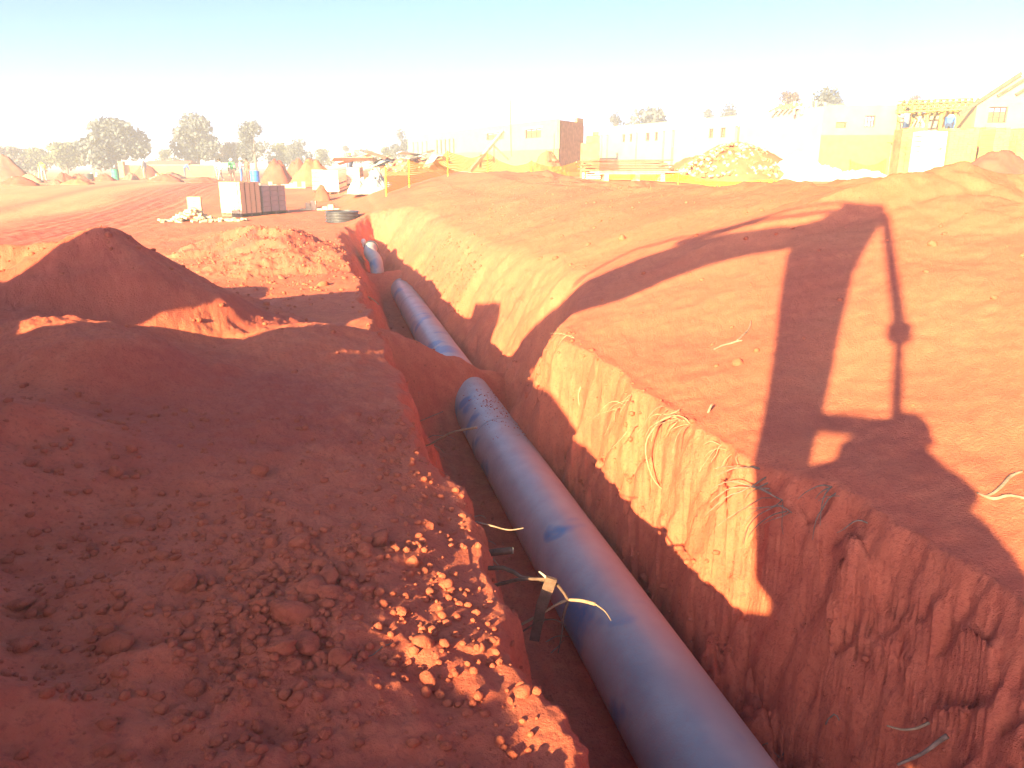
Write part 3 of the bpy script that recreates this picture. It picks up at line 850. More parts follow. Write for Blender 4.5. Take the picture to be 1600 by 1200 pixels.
for (p, q, w) in ((c0[0], c0[1], .055), (c0[1], c0[2], .05)): mb.bar(p - Vector(br.location), q - Vector(br.location), w, .018, (0, -1, .3))
mb.build('bark_slab', 'bark_shaded', br)
single('root_whip', [(528, 443), (545, 450), (562, 458), (580, 466), (592, 476)], 13.1, 12.6, .016, .009, 'root_pale', 'pale bare root whip lying over the far left trench edge')
yy = on_ground(672, 695).y
single('root_whip', [(640, 706), (672, 694), (705, 676), (745, 668)], yy, yy - .35, .008, .011, 'root_pale', 'pale root with a frayed end reaching from the left wall over the pipe')
single('root_whip', [(622, 665), (650, 660), (675, 650), (692, 643)], yy + .6, yy + .45, .006, .005, 'root_bark', 'thin straight root above the frayed one on the left wall')
single('root_whip', [(742, 815), (770, 822), (795, 828), (818, 825)], yb + .4, yb + .2, .006, .003, 'root_bark', 'forked thin root just above the sawn stub')
yr = on_ground(1105, 640).y
single('root_whip', [(1112, 632), (1103, 655), (1098, 690), (1088, 725), (1090, 755), (1100, 772)], yr - .05, yr - .30, .010, .005, 'root_bark', 'long dark root curving down the lit right wall')
yq = on_ground(1040, 640).y
single('root_whip', [(1062, 640), (1030, 660), (1010, 690), (1012, 725), (1025, 755), (1045, 770)], yq - .05, yq - .3, .009, .004, 'root_pale', 'big pale root loop hanging out of the lit wall')
yq = on_ground(895, 590).y
single('root_whip', [(916, 590), (905, 612), (906, 635), (918, 650), (930, 662)], yq - .1, yq - .2, .010, .006, 'root_pale', 'single looping root below the projecting corner of the right wall')
def crack_root(pix, label, r=.012):
    pts = [on_ground(px, py) for px, py in pix]
    off = pts[0]; n = 14; c = curve_pts(pts, n)
    c = [Vector((p.x, p.y, TZ(p.x, p.y) + .004)) for p in c]
    return tag(MB().tube([p - off for p in c], [r * (.6 + .4 * math.sin(3.1 * i / n)) for i in range(n + 1)], 6).build('root_whip', 'root_bark', None, smooth=True, loc=off), label, 'root')
crack_root([(1174, 500), (1170, 515), (1158, 527), (1152, 531)], 'short bent twig lying on the lit bank near the middle')
crack_root([(1115, 547), (1135, 538), (1160, 533)], 'thin dark twig lying flat on the lit bank below the bent one')
crack_root([(1540, 775), (1560, 765), (1580, 745), (1598, 735)], 'dark twig at the right edge of the lit bank', .010)
crack_root([(1527, 770), (1550, 778), (1575, 776), (1600, 780)], 'dark forked twig at the person shadow elbow', .010)
yz = on_ground(1435, 1165).y - .03
single('root_whip', [(1386, 1134), (1410, 1140), (1432, 1138), (1452, 1129)], yz + .02, yz, .004, .007, 'root_pale', 'thin pale root stub poking out of the shaded wall at the bottom right')
single('root_whip', [(1402, 1195), (1440, 1178), (1465, 1160), (1480, 1150)], yz - .05, yz - .08, .006, .012, 'root_bark', 'thicker root crossing the shaded wall foot at the bottom right')
crack_root([(1190, 1175), (1240, 1165), (1280, 1150), (1310, 1135)], 'thin root trailing along the shaded trench floor beside the pipe', .006)
crack_root([(575, 1030), (600, 1012), (612, 1005)], 'dry straw lying on the shaded spoil near the clods', .003)
# ------------------------------------------------------------------ materials of the building site
simple('plaster_pale', (.31, .26, .20), .9, .10, 1.2, .1, 30)
simple('plaster_yellow', (.33, .25, .15), .9, .12, 1.2, .1, 30)
simple('concrete_grey', (.40, .38, .36), .9, .15, 3, .2, 40)
simple('roof_timber', (.38, .25, .08), .8, .25, 4, .1, 40)
simple('timber_red', (.26, .09, .065), .8, .35, 4, .1, 40)
simple('timber_pale', (.42, .32, .22), .8, .2, 4, .1, 40)
simple('timber_dark', (.12, .08, .06), .8, .3, 4, .1, 40)
simple('window_frame_brown', (.10, .06, .05), .6, .2, 4)
simple('tarp_grey', (.26, .28, .28), .45, .35, 2.2, .5, 12)
simple('plastic_white', (.45, .44, .46), .4, .25, 1.6, .5, 9)
simple('paper_white', (.60, .58, .54), .8, .05, 3)
simple('print_grey', (.012, .014, .022), .8, .1, 9)
simple('drum_green', (.02, .22, .14), .4, .15, 5)
simple('drum_blue', (.02, .14, .55), .4, .15, 5)
simple('tank_dark', (.035, .035, .04), .5, .15, 5)
simple('ring_black', (.045, .042, .05), .35, .3, 9, .1, 40, spec=.5)
simple('post_yellow', (.80, .55, .03), .7, .1, 5)
simple('brush_brown', (.24, .12, .07), .9, .4, 5)
simple('pale_brick', (.50, .38, .24), .9, .18, 5, .2, 60)
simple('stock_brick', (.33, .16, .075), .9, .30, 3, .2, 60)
simple('cement_block', (.26, .22, .22), .9, .12, 3, .2, 60)
simple('plinth_orange', (.36, .19, .07), .9, .15, 3, .1, 60)
simple('heap_red', (.34, .060, .036), .95, .25, 2.0, .6, 14)
simple('heap_orange', (.36, .105, .052), .95, .20, 2.0, .6, 14)
simple('heap_dark', (.22, .085, .06), .95, .25, 2.0, .6, 14)
simple('heap_pale', (.34, .16, .09), .95, .20, 2.0, .6, 14)
def brickwork(name, c1, c2, mortar, sc=1.0):
    m, n, l, b = new_mat(name)
    tc = n.new('ShaderNodeTexCoord'); mp = n.new('ShaderNodeMapping'); mp.inputs['Rotation'].default_value = (R(90), 0, 0)
    l.new(tc.outputs['Object'], mp.inputs['Vector'])
    br = n.new('ShaderNodeTexBrick'); br.inputs['Scale'].default_value = sc
    br.inputs['Color1'].default_value = (*c1, 1); br.inputs['Color2'].default_value = (*c2, 1); br.inputs['Mortar'].default_value = (*mortar, 1)
    br.inputs['Brick Width'].default_value = .23; br.inputs['Row Height'].default_value = .085; br.inputs['Mortar Size'].default_value = .006
    l.new(mp.outputs[0], br.inputs['Vector'])
    nz = n.new('ShaderNodeTexNoise'); nz.inputs['Scale'].default_value = .9; nz.inputs['Detail'].default_value = 5
    l.new(tc.outputs['Object'], nz.inputs['Vector'])
    mx = n.new('ShaderNodeMix'); mx.data_type = 'RGBA'; mx.blend_type = 'MULTIPLY'; mx.inputs[0].default_value = .5
    rp = n.new('ShaderNodeMapRange'); rp.inputs[3].default_value = .6; rp.inputs[4].default_value = 1.2
    l.new(nz.outputs['Fac'], rp.inputs[0]); cb_ = n.new('ShaderNodeCombineColor')
    for i in range(3): l.new(rp.outputs[0], cb_.inputs[i])
    l.new(br.outputs['Color'], mx.inputs[6]); l.new(cb_.outputs[0], mx.inputs[7])
    l.new(mx.outputs[2], b.inputs['Base Color']); b.inputs['Roughness'].default_value = .9
    return m
brickwork('face_brick', (.36, .22, .08), (.42, .27, .10), (.32, .23, .13))
brickwork('pale_face_brick', (.29, .23, .15), (.33, .265, .18), (.26, .22, .17))

def net_material():
    m, n, l, b = new_mat('yellow_net')
    tc = n.new('ShaderNodeTexCoord'); sp = n.new('ShaderNodeSeparateXYZ'); l.new(tc.outputs['UV'], sp.inputs[0])
    ms = []
    for i in (0, 1):
        q = n.new('ShaderNodeMath'); q.operation = 'FRACT'; k = n.new('ShaderNodeMath'); k.operation = 'MULTIPLY'; k.inputs[1].default_value = 12.0
        l.new(sp.outputs[i], k.inputs[0]); l.new(k.outputs[0], q.inputs[0])
        g = n.new('ShaderNodeMath'); g.operation = 'GREATER_THAN'; g.inputs[1].default_value = .62; l.new(q.outputs[0], g.inputs[0]); ms.append(g.outputs[0])
    mxm = n.new('ShaderNodeMath'); mxm.operation = 'MAXIMUM'; l.new(ms[0], mxm.inputs[0]); l.new(ms[1], mxm.inputs[1])
    l.new(mxm.outputs[0], b.inputs['Alpha'])
    b.inputs['Base Color'].default_value = (.70, .42, .01, 1); b.inputs['Roughness'].default_value = .7
    return m
net_material()

# ------------------------------------------------------------------ far helpers
def col_on_line(px, P, d, py=225):
    """point on the plan line P + s d that stands in a picture column"""
    q = at_pix(px, py, Y=1.0) - CAM
    # q.xy * t = P + s d
    det = q.x * (-d.y) - (-d.x) * q.y
    s = (q.x * P.y - q.y * P.x) / det
    return s
def zrow(py, P):
    """height that shows at picture row py above plan point P"""
    q = at_pix(800, py, Y=1.0) - CAM
    return CAM.z + q.z * P.y
def wall_mesh(L, z0, z1, th, ops):
    """wall along +x from 0 to L, thickness towards +y, real openings"""
    mb = MB()
    xs = sorted({0.0, L} | {a for a, b, c, d in ops} | {b for a, b, c, d in ops})
    for xa, xb in zip(xs[:-1], xs[1:]):
        if xb - xa < 1e-4: continue
        cuts = sorted([(c, d) for a, b, c, d in ops if a < xb - 1e-5 and b > xa + 1e-5])
        z = z0
        for c, d in cuts:
            if c > z + 1e-4: mb.box(((xa + xb) / 2, th / 2, (z + c) / 2), (xb - xa, th, c - z))
            z = max(z, d)
        if z1 > z + 1e-4: mb.box(((xa + xb) / 2, th / 2, (z + z1) / 2), (xb - xa, th, z1 - z))
    return mb
def heap(px, py, w, h, Y, label, mat='heap_red', seed=0, asp=.8, sharp=1.0, group=None, name='soil_heap'):
    """soil heap whose foot shows at (px, py), w and h in photograph pixels"""
    P = at_pix(px, py, Y=Y); k = (Y / 1.03) / 1202.0
    gz = TZ(P.x, P.y)
    rx, hh = w * k / 2, h * k + (P.z - gz if P.z > gz else 0)
    mb = MB(); na, nr = 40, 14
    r_ = random.Random(seed); ph = [r_.uniform(0, 6.3) for _ in range(4)]
    A = np.linspace(0, 2 * np.pi, na, endpoint=False)
    base = len(mb.v)
    mb.v.append((0, 0, hh))
    for i in range(1, nr + 1):
        t = i / nr
        for a in A:
            wob = 1 + .12 * math.sin(2 * a + ph[0]) + .08 * math.sin(3 * a + ph[1]) + .05 * math.sin(7 * a + ph[2])
            x, y = rx * t * math.cos(a) * wob, rx * asp * t * math.sin(a) * wob
            z = hh * ((1.0 - math.sqrt(t * t + .04) + .11) * (1 + .55 * t * (1 - t) * (sharp + .2))) + .20 * hh * float(noise2(np.array([x * 3.4 / max(rx, .3) + seed]), np.array([y * 3.4 / max(rx, .3)]))[0]) * (1 - t)
            z += .09 * hh * (r_.random() - .5) * (1 - t * .6)
            if i == nr: z = -.15
            mb.v.append((x, y, z))
    for j in range(na): mb.f.append((0, 1 + j, 1 + (j + 1) % na)); mb.m.append(0)
    for i in range(nr - 1):
        for j in range(na):
            a0 = 1 + i * na + j; a1 = 1 + i * na + (j + 1) % na
            mb.f.append((a0, a0 + na, a1 + na, a1)); mb.m.append(0)
    o = mb.build(name, mat, None, smooth=True, loc=(P.x, P.y, gz), rot=(0, 0, 0))
    return tag(o, label, 'heap', group)

# ------------------------------------------------------------------ manhole ring, elbow and peg at the trench end
P = at_pix(535, 341, Y=26.6); gz = TZ(P.x, P.y)
ring = empty('manhole_ring', (P.x, P.y, gz - .03), 0, 'black ribbed manhole ring standing at the far end of the trench', 'manhole ring')
pr = []
for k in range(4):
    z = .02 + k * .10
    pr += [(.54, z), (.56, z + .015), (.56, z + .055), (.54, z + .07)]
MB().lathe(pr + [(.49, .40), (.49, .0)], (0, 0, 0), 48, caps=False).build('wall', 'ring_black', ring, smooth=False)
for k in range(4): MB().lathe([(.555, .03 + k * .1), (.575, .042 + k * .1), (.575, .062 + k * .1), (.555, .074 + k * .1)], (0, 0, 0), 48, caps=False).build('rib', 'ring_black', ring)
P = at_pix(567, 357, Y=24.2); gz = TZ(P.x, P.y)
peg = MB().lathe([(.05, 0), (.045, .20), (.075, .24), (.08, .30), (.04, .36)], (0, 0, 0), 12).build('marker_peg', 'paper_white', None, smooth=True, loc=(P.x, P.y, gz))
tag(peg, 'small white marker peg beside the manhole ring', 'peg')
q0, q1, q2 = at_pix(587, 408, Y=22.0), at_pix(579, 396, Y=22.5), at_pix(580, 387, Y=23.0)
el = empty('pipe_bend', q0, 0, 'short curved pipe bend rising from the slumped soil at the trench end', 'pipe')
c = curve_pts([q0 + Vector((.08, -.25, -.4)), q0, q1, q2], 16)
MB().tube([p - q0 for p in c], .19, 28).build('bend', 'dusty_blue_pipe', el, smooth=True)
MB().tube([c[-2] - q0, c[-1] - q0 + (c[-1] - c[-2]) * .3], .215, 28).build('collar', 'ring_black', el, smooth=True)

# ------------------------------------------------------------------ trees
def leaf_mat(name, a, b_):
    m, n, l, bs = new_mat(name)
    oi = n.new('ShaderNodeNewGeometry'); nz = n.new('ShaderNodeTexNoise'); nz.inputs['Scale'].default_value = .8
    l.new(oi.outputs['Position'], nz.inputs['Vector'])
    mx = n.new('ShaderNodeMix'); mx.data_type = 'RGBA'; mx.inputs[6].default_value = (*a, 1); mx.inputs[7].default_value = (*b_, 1)
    rp = n.new('ShaderNodeMapRange'); rp.inputs[1].default_value = .35; rp.inputs[2].default_value = .65
    l.new(nz.outputs['Fac'], rp.inputs[0]); l.new(rp.outputs[0], mx.inputs[0]); l.new(mx.outputs[2], bs.inputs['Base Color'])
    bs.inputs['Roughness'].default_value = .7
leaf_mat('leaf_grey', (.028, .038, .044), (.062, .074, .074))
leaf_mat('leaf_olive', (.040, .052, .024), (.075, .085, .038))
leaf_mat('leaf_brown', (.065, .045, .040), (.10, .072, .06))
simple('tree_bark', (.12, .09, .07), .9, .3, 5)
def tree(px, top, base, w, Y, label, mat='leaf_grey', seed=0, lobes=7, dens=1.0, tall=False):
    P = at_pix(px, base, Y=Y); k = (Y / 1.03) / 1202.0
    gz = TZ(P.x, P.y)
    H = (base - top) * k * 1.04 + max(0, P.z - gz); W = w * k * (1.08 if px < 800 else 1.45)
    rr = random.Random(seed); nr_ = np.random.RandomState(seed)
    root = empty('tree', (P.x, P.y, gz), 0, label, 'tree', 'trees along the edge of the site')
    tk = MB(); th = H * .45
    lean = rr.uniform(-.04, .04) * H
    tk.tube([(0, 0, -.2), (lean * .3, 0, th * .5), (lean, 0, th), (lean * 1.3, 0, H * .75)], [.035 * H * .9, .028 * H, .02 * H, .006 * H], 8)
    LB = []
    for i in range(lobes):
        a = rr.uniform(0, 6.28); t = rr.random()
        zc = H * (.32 + .52 * t) if not tall else H * (.30 + .58 * t) if px < 800 else H * (.55 + .38 * t)
        sp = W * .5 * (1 - .55 * abs(t - .35)) * .62
        r0 = W * rr.uniform(.17, .28)
        cx, cy = lean + sp * math.cos(a) * rr.uniform(.3, 1), sp * math.sin(a) * rr.uniform(.3, 1)
        LB.append((cx, cy, zc, r0, min(r0 * rr.uniform(.7, 1.0), (H - zc))))
        tk.tube([(lean * t, 0, th * (.5 + .4 * t)), (cx * .6, cy * .6, (th + zc) / 2), (cx, cy, zc)], [.014 * H, .009 * H, .003 * H], 6)
    LB.append((lean, 0, H * .84, W * .26, H * .16)); LB.append((lean - W * .25, 0, H * .45, W * .24, H * .2)); LB.append((lean + W * .25, 0, H * .45, W * .24, H * .2))
    tk.build('trunk', 'tree_bark', root, smooth=True)
    n = int(5200 * dens)
    idx = nr_.randint(0, len(LB), n); LBa = np.array(LB)[idx]
    d = nr_.normal(size=(n, 3)); d /= np.linalg.norm(d, axis=1)[:, None]
    rad = nr_.rand(n) ** .45
    # clumpy shell: noise eats holes in each lobe
    c = np.stack([LBa[:, 0] + d[:, 0] * LBa[:, 3] * rad, LBa[:, 1] + d[:, 1] * LBa[:, 3] * rad, LBa[:, 2] + d[:, 2] * LBa[:, 4] * rad], 1)
    hole = noise2(c[:, 0] * 2.4 / W * 6 + seed, (c[:, 2] + c[:, 1]) * 2.4 / W * 6)
    c = c[hole > -.22]; n = len(c)
    s = W * .030 * (.6 + nr_.rand(n))
    t1 = nr_.normal(size=(n, 3)); t1 /= np.linalg.norm(t1, axis=1)[:, None]
    t2 = np.cross(t1, nr_.normal(size=(n, 3))); t2 /= np.linalg.norm(t2, axis=1)[:, None]
    q = np.stack([c - t1 * s[:, None], c - t2 * s[:, None] * .6, c + t1 * s[:, None], c + t2 * s[:, None] * .6], 1).reshape(-1, 3)
    me = bpy.data.meshes.new('crown')
    me.vertices.add(4 * n); me.vertices.foreach_set('co', q.astype(np.float32).ravel())
    me.loops.add(4 * n); me.loops.foreach_set('vertex_index', np.arange(4 * n, dtype=np.int32))
    me.polygons.add(n); me.polygons.foreach_set('loop_start', np.arange(0, 4 * n, 4, dtype=np.int32))
    me.update(calc_edges=True); me.materials.append(MATS[mat])
    link('crown', me, root)
T = [(12, 240, 280, 70, 118, 'pinkish brown half-bare tree at the left edge of the picture', 'leaf_brown', .5), (60, 243, 280, 56, 120, 'olive round tree behind the two leaning poles', 'leaf_olive', .9),
     (108, 236, 282, 64, 112, 'dark green bushy tree left of the biggest grey tree', 'leaf_olive', 1.1), (186, 205, 286, 112, 104, 'biggest grey-green tree, wide crown, behind the green drum', 'leaf_grey', 1.6),
     (263, 235, 262, 40, 130, 'small olive tree between the widest tree and the tall grey tree', 'leaf_olive', .6), (312, 184, 266, 76, 112, 'tallest grey gum tree behind the yellow wall', 'leaf_grey', 1.4),
     (362, 225, 268, 60, 120, 'low brown tree between the two tall grey trees', 'leaf_brown', .8), (401, 195, 270, 52, 108, 'narrow tall grey tree above the blue drum', 'leaf_grey', 1.2),
     (440, 226, 262, 46, 125, 'olive tree just left of a dark round one beyond the red heaps', 'leaf_olive', .7), (470, 220, 262, 44, 120, 'dark round tree beyond the red heaps', 'leaf_grey', .9),
     (506, 234, 258, 36, 130, 'low green tree right of the dark round tree', 'leaf_olive', .6), (543, 229, 256, 20, 135, 'small dome-shaped dark tree in the middle of the tree line', 'leaf_grey', .5),
     (564, 235, 256, 46, 130, 'wide brownish low tree in the middle of the tree line', 'leaf_brown', .6), (604, 231, 256, 34, 125, 'olive tree left of the long pale building', 'leaf_olive', .6),
     (626, 206, 256, 32, 118, 'upright grey tree touching the left end of the long pale building', 'leaf_grey', .9),
     (966, 175, 230, 24, 120, 'slim dark tree behind the left end of the second long building', 'leaf_grey', .7), (1008, 172, 225, 74, 125, 'broad grey tree behind the second long building', 'leaf_grey', 1.0),
     (1112, 173, 210, 30, 130, 'small tree top left of a taller one above the pale roofline', 'leaf_grey', .4), (1138, 164, 210, 30, 126, 'rounded tree top above the pale roofline mid right', 'leaf_grey', .6),
     (1228, 148, 205, 34, 118, 'tree top left of the upright posts on the right building', 'leaf_brown', .6), (1284, 144, 205, 56, 116, 'wide tree top behind the upright posts on the right building', 'leaf_grey', .9),
     (1309, 147, 205, 24, 114, 'small tree top right of the upright posts', 'leaf_grey', .5), (1421, 151, 200, 30, 120, 'small brown tree top above the bare roof trusses', 'leaf_brown', .5)]
for i, (px, tp, bs_, w, Y, lb, mt, dn) in enumerate(T): tree(px, tp, bs_, w, Y, lb, mt, 40 + i, 8 if w > 40 else 5, dn, tall=(bs_ - tp) > w)

# ------------------------------------------------------------------ long pale building
FD = Vector((-.399, .917, 0))
def building_frame(px_right, Y, lab, cat='building'):
    P0 = at_pix(px_right, 230, Y=Y); P0.z = 0
    return P0
def facade(root, P0, dirn, L, z0, z1, ops, mat, th=.23, name='wall', flip=False):
    """wall starting at P0 running along dirn (plan), thickness away from the camera"""
    a = math.atan2(dirn.y, dirn.x)
    o = wall_mesh(L, z0, z1, th, [] if ops is None else ops).build(name, mat, root)
    o.location = P0 - Vector(root.location); o.rotation_euler = (0, 0, a)
    # thickness must point away from the camera
    ny = Vector((-math.sin(a), math.cos(a), 0))
    if ny.dot(P0) < 0: o.location = o.location - ny * th
    return o, a, ny
def window_in(root, wobj, s0, s1, z0, z1, th=.23, bars=2, mat='window_frame_brown', rows=1):
    fr = MB(); y = th * .5
    fr.box(((s0 + s1) / 2, y, z0 + .03), (s1 - s0, .06, .06)); fr.box(((s0 + s1) / 2, y, z1 - .03), (s1 - s0, .06, .06))
    fr.box((s0 + .03, y, (z0 + z1) / 2), (.06, .06, z1 - z0 - .12)); fr.box((s1 - .03, y, (z0 + z1) / 2), (.06, .06, z1 - z0 - .12))
    w = fr.build('window', mat, root); w.location = wobj.location; w.rotation_euler = wobj.rotation_euler
    for k in range(1, bars):
        x = s0 + (s1 - s0) * k / bars
        MB().box((x, y, (z0 + z1) / 2), (.05, .05, z1 - z0 - .12)).build('mullion', mat, w)
    for k in range(1, rows):
        zz_ = z0 + (z1 - z0) * k / rows
        MB().box(((s0 + s1) / 2, y, zz_), (s1 - s0 - .12, .045, .04)).build('transom', mat, w)
    return w

P0 = building_frame(870, 62, '')
bA = empty('long_building', (P0.x, P0.y, TZ(P0.x, P0.y)), 0, 'unfinished long pale brick building left of centre with a dark end wall', 'building')
ztop, zpl, zbase = zrow(185, P0), zrow(232.5, P0), TZ(P0.x, P0.y) - .6
LA = col_on_line(637, P0, FD)
def oA(x0, x1, za, zb):
    s = sorted((col_on_line(x0, P0, FD), col_on_line(x1, P0, FD))); return (s[0], s[1], za, zb)
zw0, zw1 = zrow(215, P0) + .1, zrow(197.5, P0)
ops = [oA(820, 845, zw0, zw1), oA(760, 787, zw0 + .1, zw1)]
for x in (683, 689.5, 696, 702.5, 709): ops.append(oA(x - 2.0, x + 1.0, zw0 - 1.0, zw1 - .2))
for x in (646, 653, 660, 667): ops.append(oA(x - 1.5, x + .6, zw0 - .8, zw1 - .2))
wA, a_, n_ = facade(bA, P0, FD, LA, zpl, ztop, ops, 'pale_face_brick')
pl = wall_mesh(LA + .05, zbase, zpl - .002, .30, []).build('plinth', 'face_brick', bA); pl.location = wA.location - n_ * (.07 if n_.dot(P0) > 0 else -.07); pl.rotation_euler = wA.rotation_euler
for i, q in enumerate(ops[:2]): window_in(bA, wA, *q, bars=3, rows=2)
for q in ops[2:]: window_in(bA, wA, *q, bars=1)
for q in ops[:2]:
    o = MB().box(((q[0] + q[1]) / 2, .10, q[3] + .07), (q[1] - q[0] + .5, .30, .14)).build('lintel', 'concrete_grey', bA); o.location = wA.location; o.rotation_euler = wA.rotation_euler
# end wall set oblique to put it in shade
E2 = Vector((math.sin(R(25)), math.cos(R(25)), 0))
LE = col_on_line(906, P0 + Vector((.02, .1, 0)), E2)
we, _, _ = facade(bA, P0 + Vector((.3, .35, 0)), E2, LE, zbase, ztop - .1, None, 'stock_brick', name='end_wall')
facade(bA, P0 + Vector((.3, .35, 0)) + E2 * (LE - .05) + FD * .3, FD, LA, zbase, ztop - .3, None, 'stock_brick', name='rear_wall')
we2, _, _ = facade(bA, P0 + Vector((.3, .35, 0)) + E2 * LE * .7, E2, LE * .3, ztop - .095, ztop + .25, None, 'face_brick', name='end_wall_lit_top')  # yellow brick colours in the sunlit top of the end wall
# timber prop, braces and mast in front
def prop(name, pix, Ys, w, mat, label, cat):
    pts = [at_pix(px, py, Y=y) for (px, py), y in zip(pix, Ys)]
    off = pts[0]; mb = MB()
    for a, b in zip(pts[:-1], pts[1:]): mb.bar(a - off, b - off, w, w)
    return tag(mb.build(name, mat, None, loc=off), label, cat)
prop('timber_prop', [(734, 268), (786, 205)], (55, 58), .22, 'timber_pale', 'long pale timber prop leaning against the long pale building', 'prop')
prop('site_mast', [(799, 245), (797, 150)], (56, 56), .10, 'timber_red', 'thin tall mast in front of the long pale building', 'mast')
fr = at_pix(772, 252, Y=56)
tr_ = empty('brace_frame', fr, 0, 'small timber brace frame beside the long leaning prop', 'brace')
for (a, b) in (((772, 226), (772, 254)), ((772, 228), (795, 250)), ((751, 240), (751, 262)), ((751, 252), (772, 250))):
    MB().bar(at_pix(*a, Y=56) - fr, at_pix(*b, Y=56) - fr, .14, .14).build('post', 'timber_red', tr_)

# ------------------------------------------------------------------ second long building
P1_ = building_frame(1166, 58, '')
bB = empty('long_building', (P1_.x, P1_.y, TZ(P1_.x, P1_.y)), 0, 'second long pale building with many door and window openings, centre right', 'building')
zt, zb_ = zrow(179, P1_), TZ(P1_.x, P1_.y) - .5
LB_ = col_on_line(933, P1_, FD)
zc = zrow(197, P1_); zd = zrow(214, P1_)
def oB(x0, x1, za, zb):
    s = sorted((col_on_line(x0, P1_, FD), col_on_line(x1, P1_, FD))); return (s[0], s[1], za, zb)
win = [oB(a, b, zd + .05, zc) for a, b in ((1106, 1113), (1124, 1132), (1022, 1027), (1008, 1014), (983, 987), (972, 976))]
dor = [oB(a, b, zb_ + 1.0, zc + .05) for a, b in ((1147, 1154), (1049, 1053), (1035, 1038), (993, 995.5), (947.5, 950), (939, 941))]
wB, _, nB = facade(bB, P1_, FD, LB_, zb_, zt, win + dor, 'plaster_pale')
for q in win: window_in(bB, wB, *q, bars=2, rows=3)
for q in dor:
    d = MB().box((q[0] + .05, .12, (q[2] + q[3]) / 2), (.10, .16, q[3] - q[2])).build('door_frame', 'window_frame_brown', bB); d.location = wB.location; d.rotation_euler = wB.rotation_euler
for q in win + dor:
    d = MB().box(((q[0] + q[1]) / 2, .03, q[3] + .06), (q[1] - q[0] + .3, .14, .10)).build('lintel', 'concrete_grey', bB); d.location = wB.location; d.rotation_euler = wB.rotation_euler
pl = wall_mesh(LB_, zb_, zrow(226, P1_), .1, []).build('plinth', 'face_brick', bB); pl.location = wB.location - nB * .11 * (1 if nB.dot(P1_) > 0 else -1); pl.rotation_euler = wB.rotation_euler
facade(bB, P1_ + Vector((.917, .399, 0)) * 7, FD, LB_, zb_, zt - .3, None, 'stock_brick', name='rear_wall')

# ------------------------------------------------------------------ wing with trusses and the gabled house on the right
PC = at_pix(1281, 230, Y=47); PC.z = 0
bC = empty('block_building', (PC.x, PC.y, TZ(PC.x, PC.y)), 0, 'pale block-shaped wing with two small window openings and posts on top', 'building')
zcb = TZ(PC.x, PC.y) - .5
Lc = col_on_line(1166, PC, FD)
facade(bC, PC, FD, Lc, zcb, zrow(166, PC), None, 'plaster_pale', name='side_wall')
XD = Vector((1, -.06, 0)).normalized()
Ld = col_on_line(1401, PC, XD)
def oC(x0, x1, y0, y1):
    s = sorted((col_on_line(x0, PC, XD), col_on_line(x1, PC, XD))); return (s[0], s[1], zrow(y1, PC), zrow(y0, PC))
oc = [oC(1303, 1319, 191, 200), oC(1347, 1363, 181, 199)]
wC, _, nC = facade(bC, PC, XD, Ld, zrow(211, PC), zrow(164, PC), oc, 'plaster_yellow', name='front_wall')
for i, q in enumerate(oc): window_in(bC, wC, *q, bars=1 + 2 * i, rows=1 + i)
pl = wall_mesh(Ld, zcb, zrow(211, PC) - .002, .30, []).build('plinth', 'plinth_orange', bC); pl.location = wC.location - nC * .07; pl.rotation_euler = wC.rotation_euler
facade(bC, PC + Vector((0, 5.5, 0)), XD, Ld, zcb, zrow(166, PC), None, 'stock_brick', name='rear_wall')
for i, (x, t) in enumerate(((1253, 154), (1267, 150), (1275, 157), (1289, 160), (1241, 158))):
    q = at_pix(x, 168, Y=48.5); q2 = at_pix(x, t, Y=48.5)
    MB().bar(q - Vector(bC.location) - Vector((0, 0, .4)), q2 - Vector(bC.location), .12, .12).build('starter_post', 'timber_pale', bC)
for i in range(5):
    q = at_pix(1202 + i * 9, 174 - i * 1.6, Y=50 - .4 * i); t = at_pix(1222 + i * 8, 164 - i * .5, Y=50 - .4 * i)
    MB().bar(q - Vector(bC.location), t - Vector(bC.location), .10, .10).build('rafter', 'roof_timber', bC)

PD = at_pix(1403, 225, Y=45); PD.z = 0
bD = empty('truss_building', (PD.x, PD.y, TZ(PD.x, PD.y)), 0, 'low pale building carrying bare timber roof trusses between the block wing and the gable', 'building')
zdb = TZ(PD.x, PD.y) - .5
Lf = col_on_line(1524, PD, XD)
facade(bD, PD + Vector((0, 1.8, 0)), XD, Lf, zdb, zrow(178, PD), [], 'plaster_pale', name='wall')
for i in range(6):
    x = 1406 + i * 22
    a = at_pix(x, 198, Y=44.6); b = at_pix(x, 168 - i * .8, Y=44.6)
    MB().bar(Vector((a.x, a.y, zdb + .5)) - Vector(bD.location), b - Vector(bD.location), .13, .13).build('post', 'roof_timber', bD)
for i in range(13):
    x = 1400 + i * 9.6
    a = at_pix(x, 176 - i * .35, Y=44.3); b = at_pix(x + 13, 158 - i * .25, Y=47.5); c_ = at_pix(x + 16, 173 - i * .3, Y=50)
    t = MB(); o_ = Vector(bD.location)
    t.bar(a - o_, b - o_, .09, .16); t.bar(b - o_, c_ - o_, .09, .16); t.bar(a - o_, c_ - o_, .08, .13); t.bar((a + c_) / 2 - o_, b - o_, .07, .1)
    t.build('roof_truss', 'roof_timber', bD)
for k in range(5):
    a = at_pix(1402, 175 - k * 4, Y=44.2 + k * .8); b = at_pix(1520, 170 - k * 4.2, Y=44.2 + k * .8)
    MB().bar(a - Vector(bD.location), b - Vector(bD.location), .06, .08).build('batten', 'roof_timber', bD)

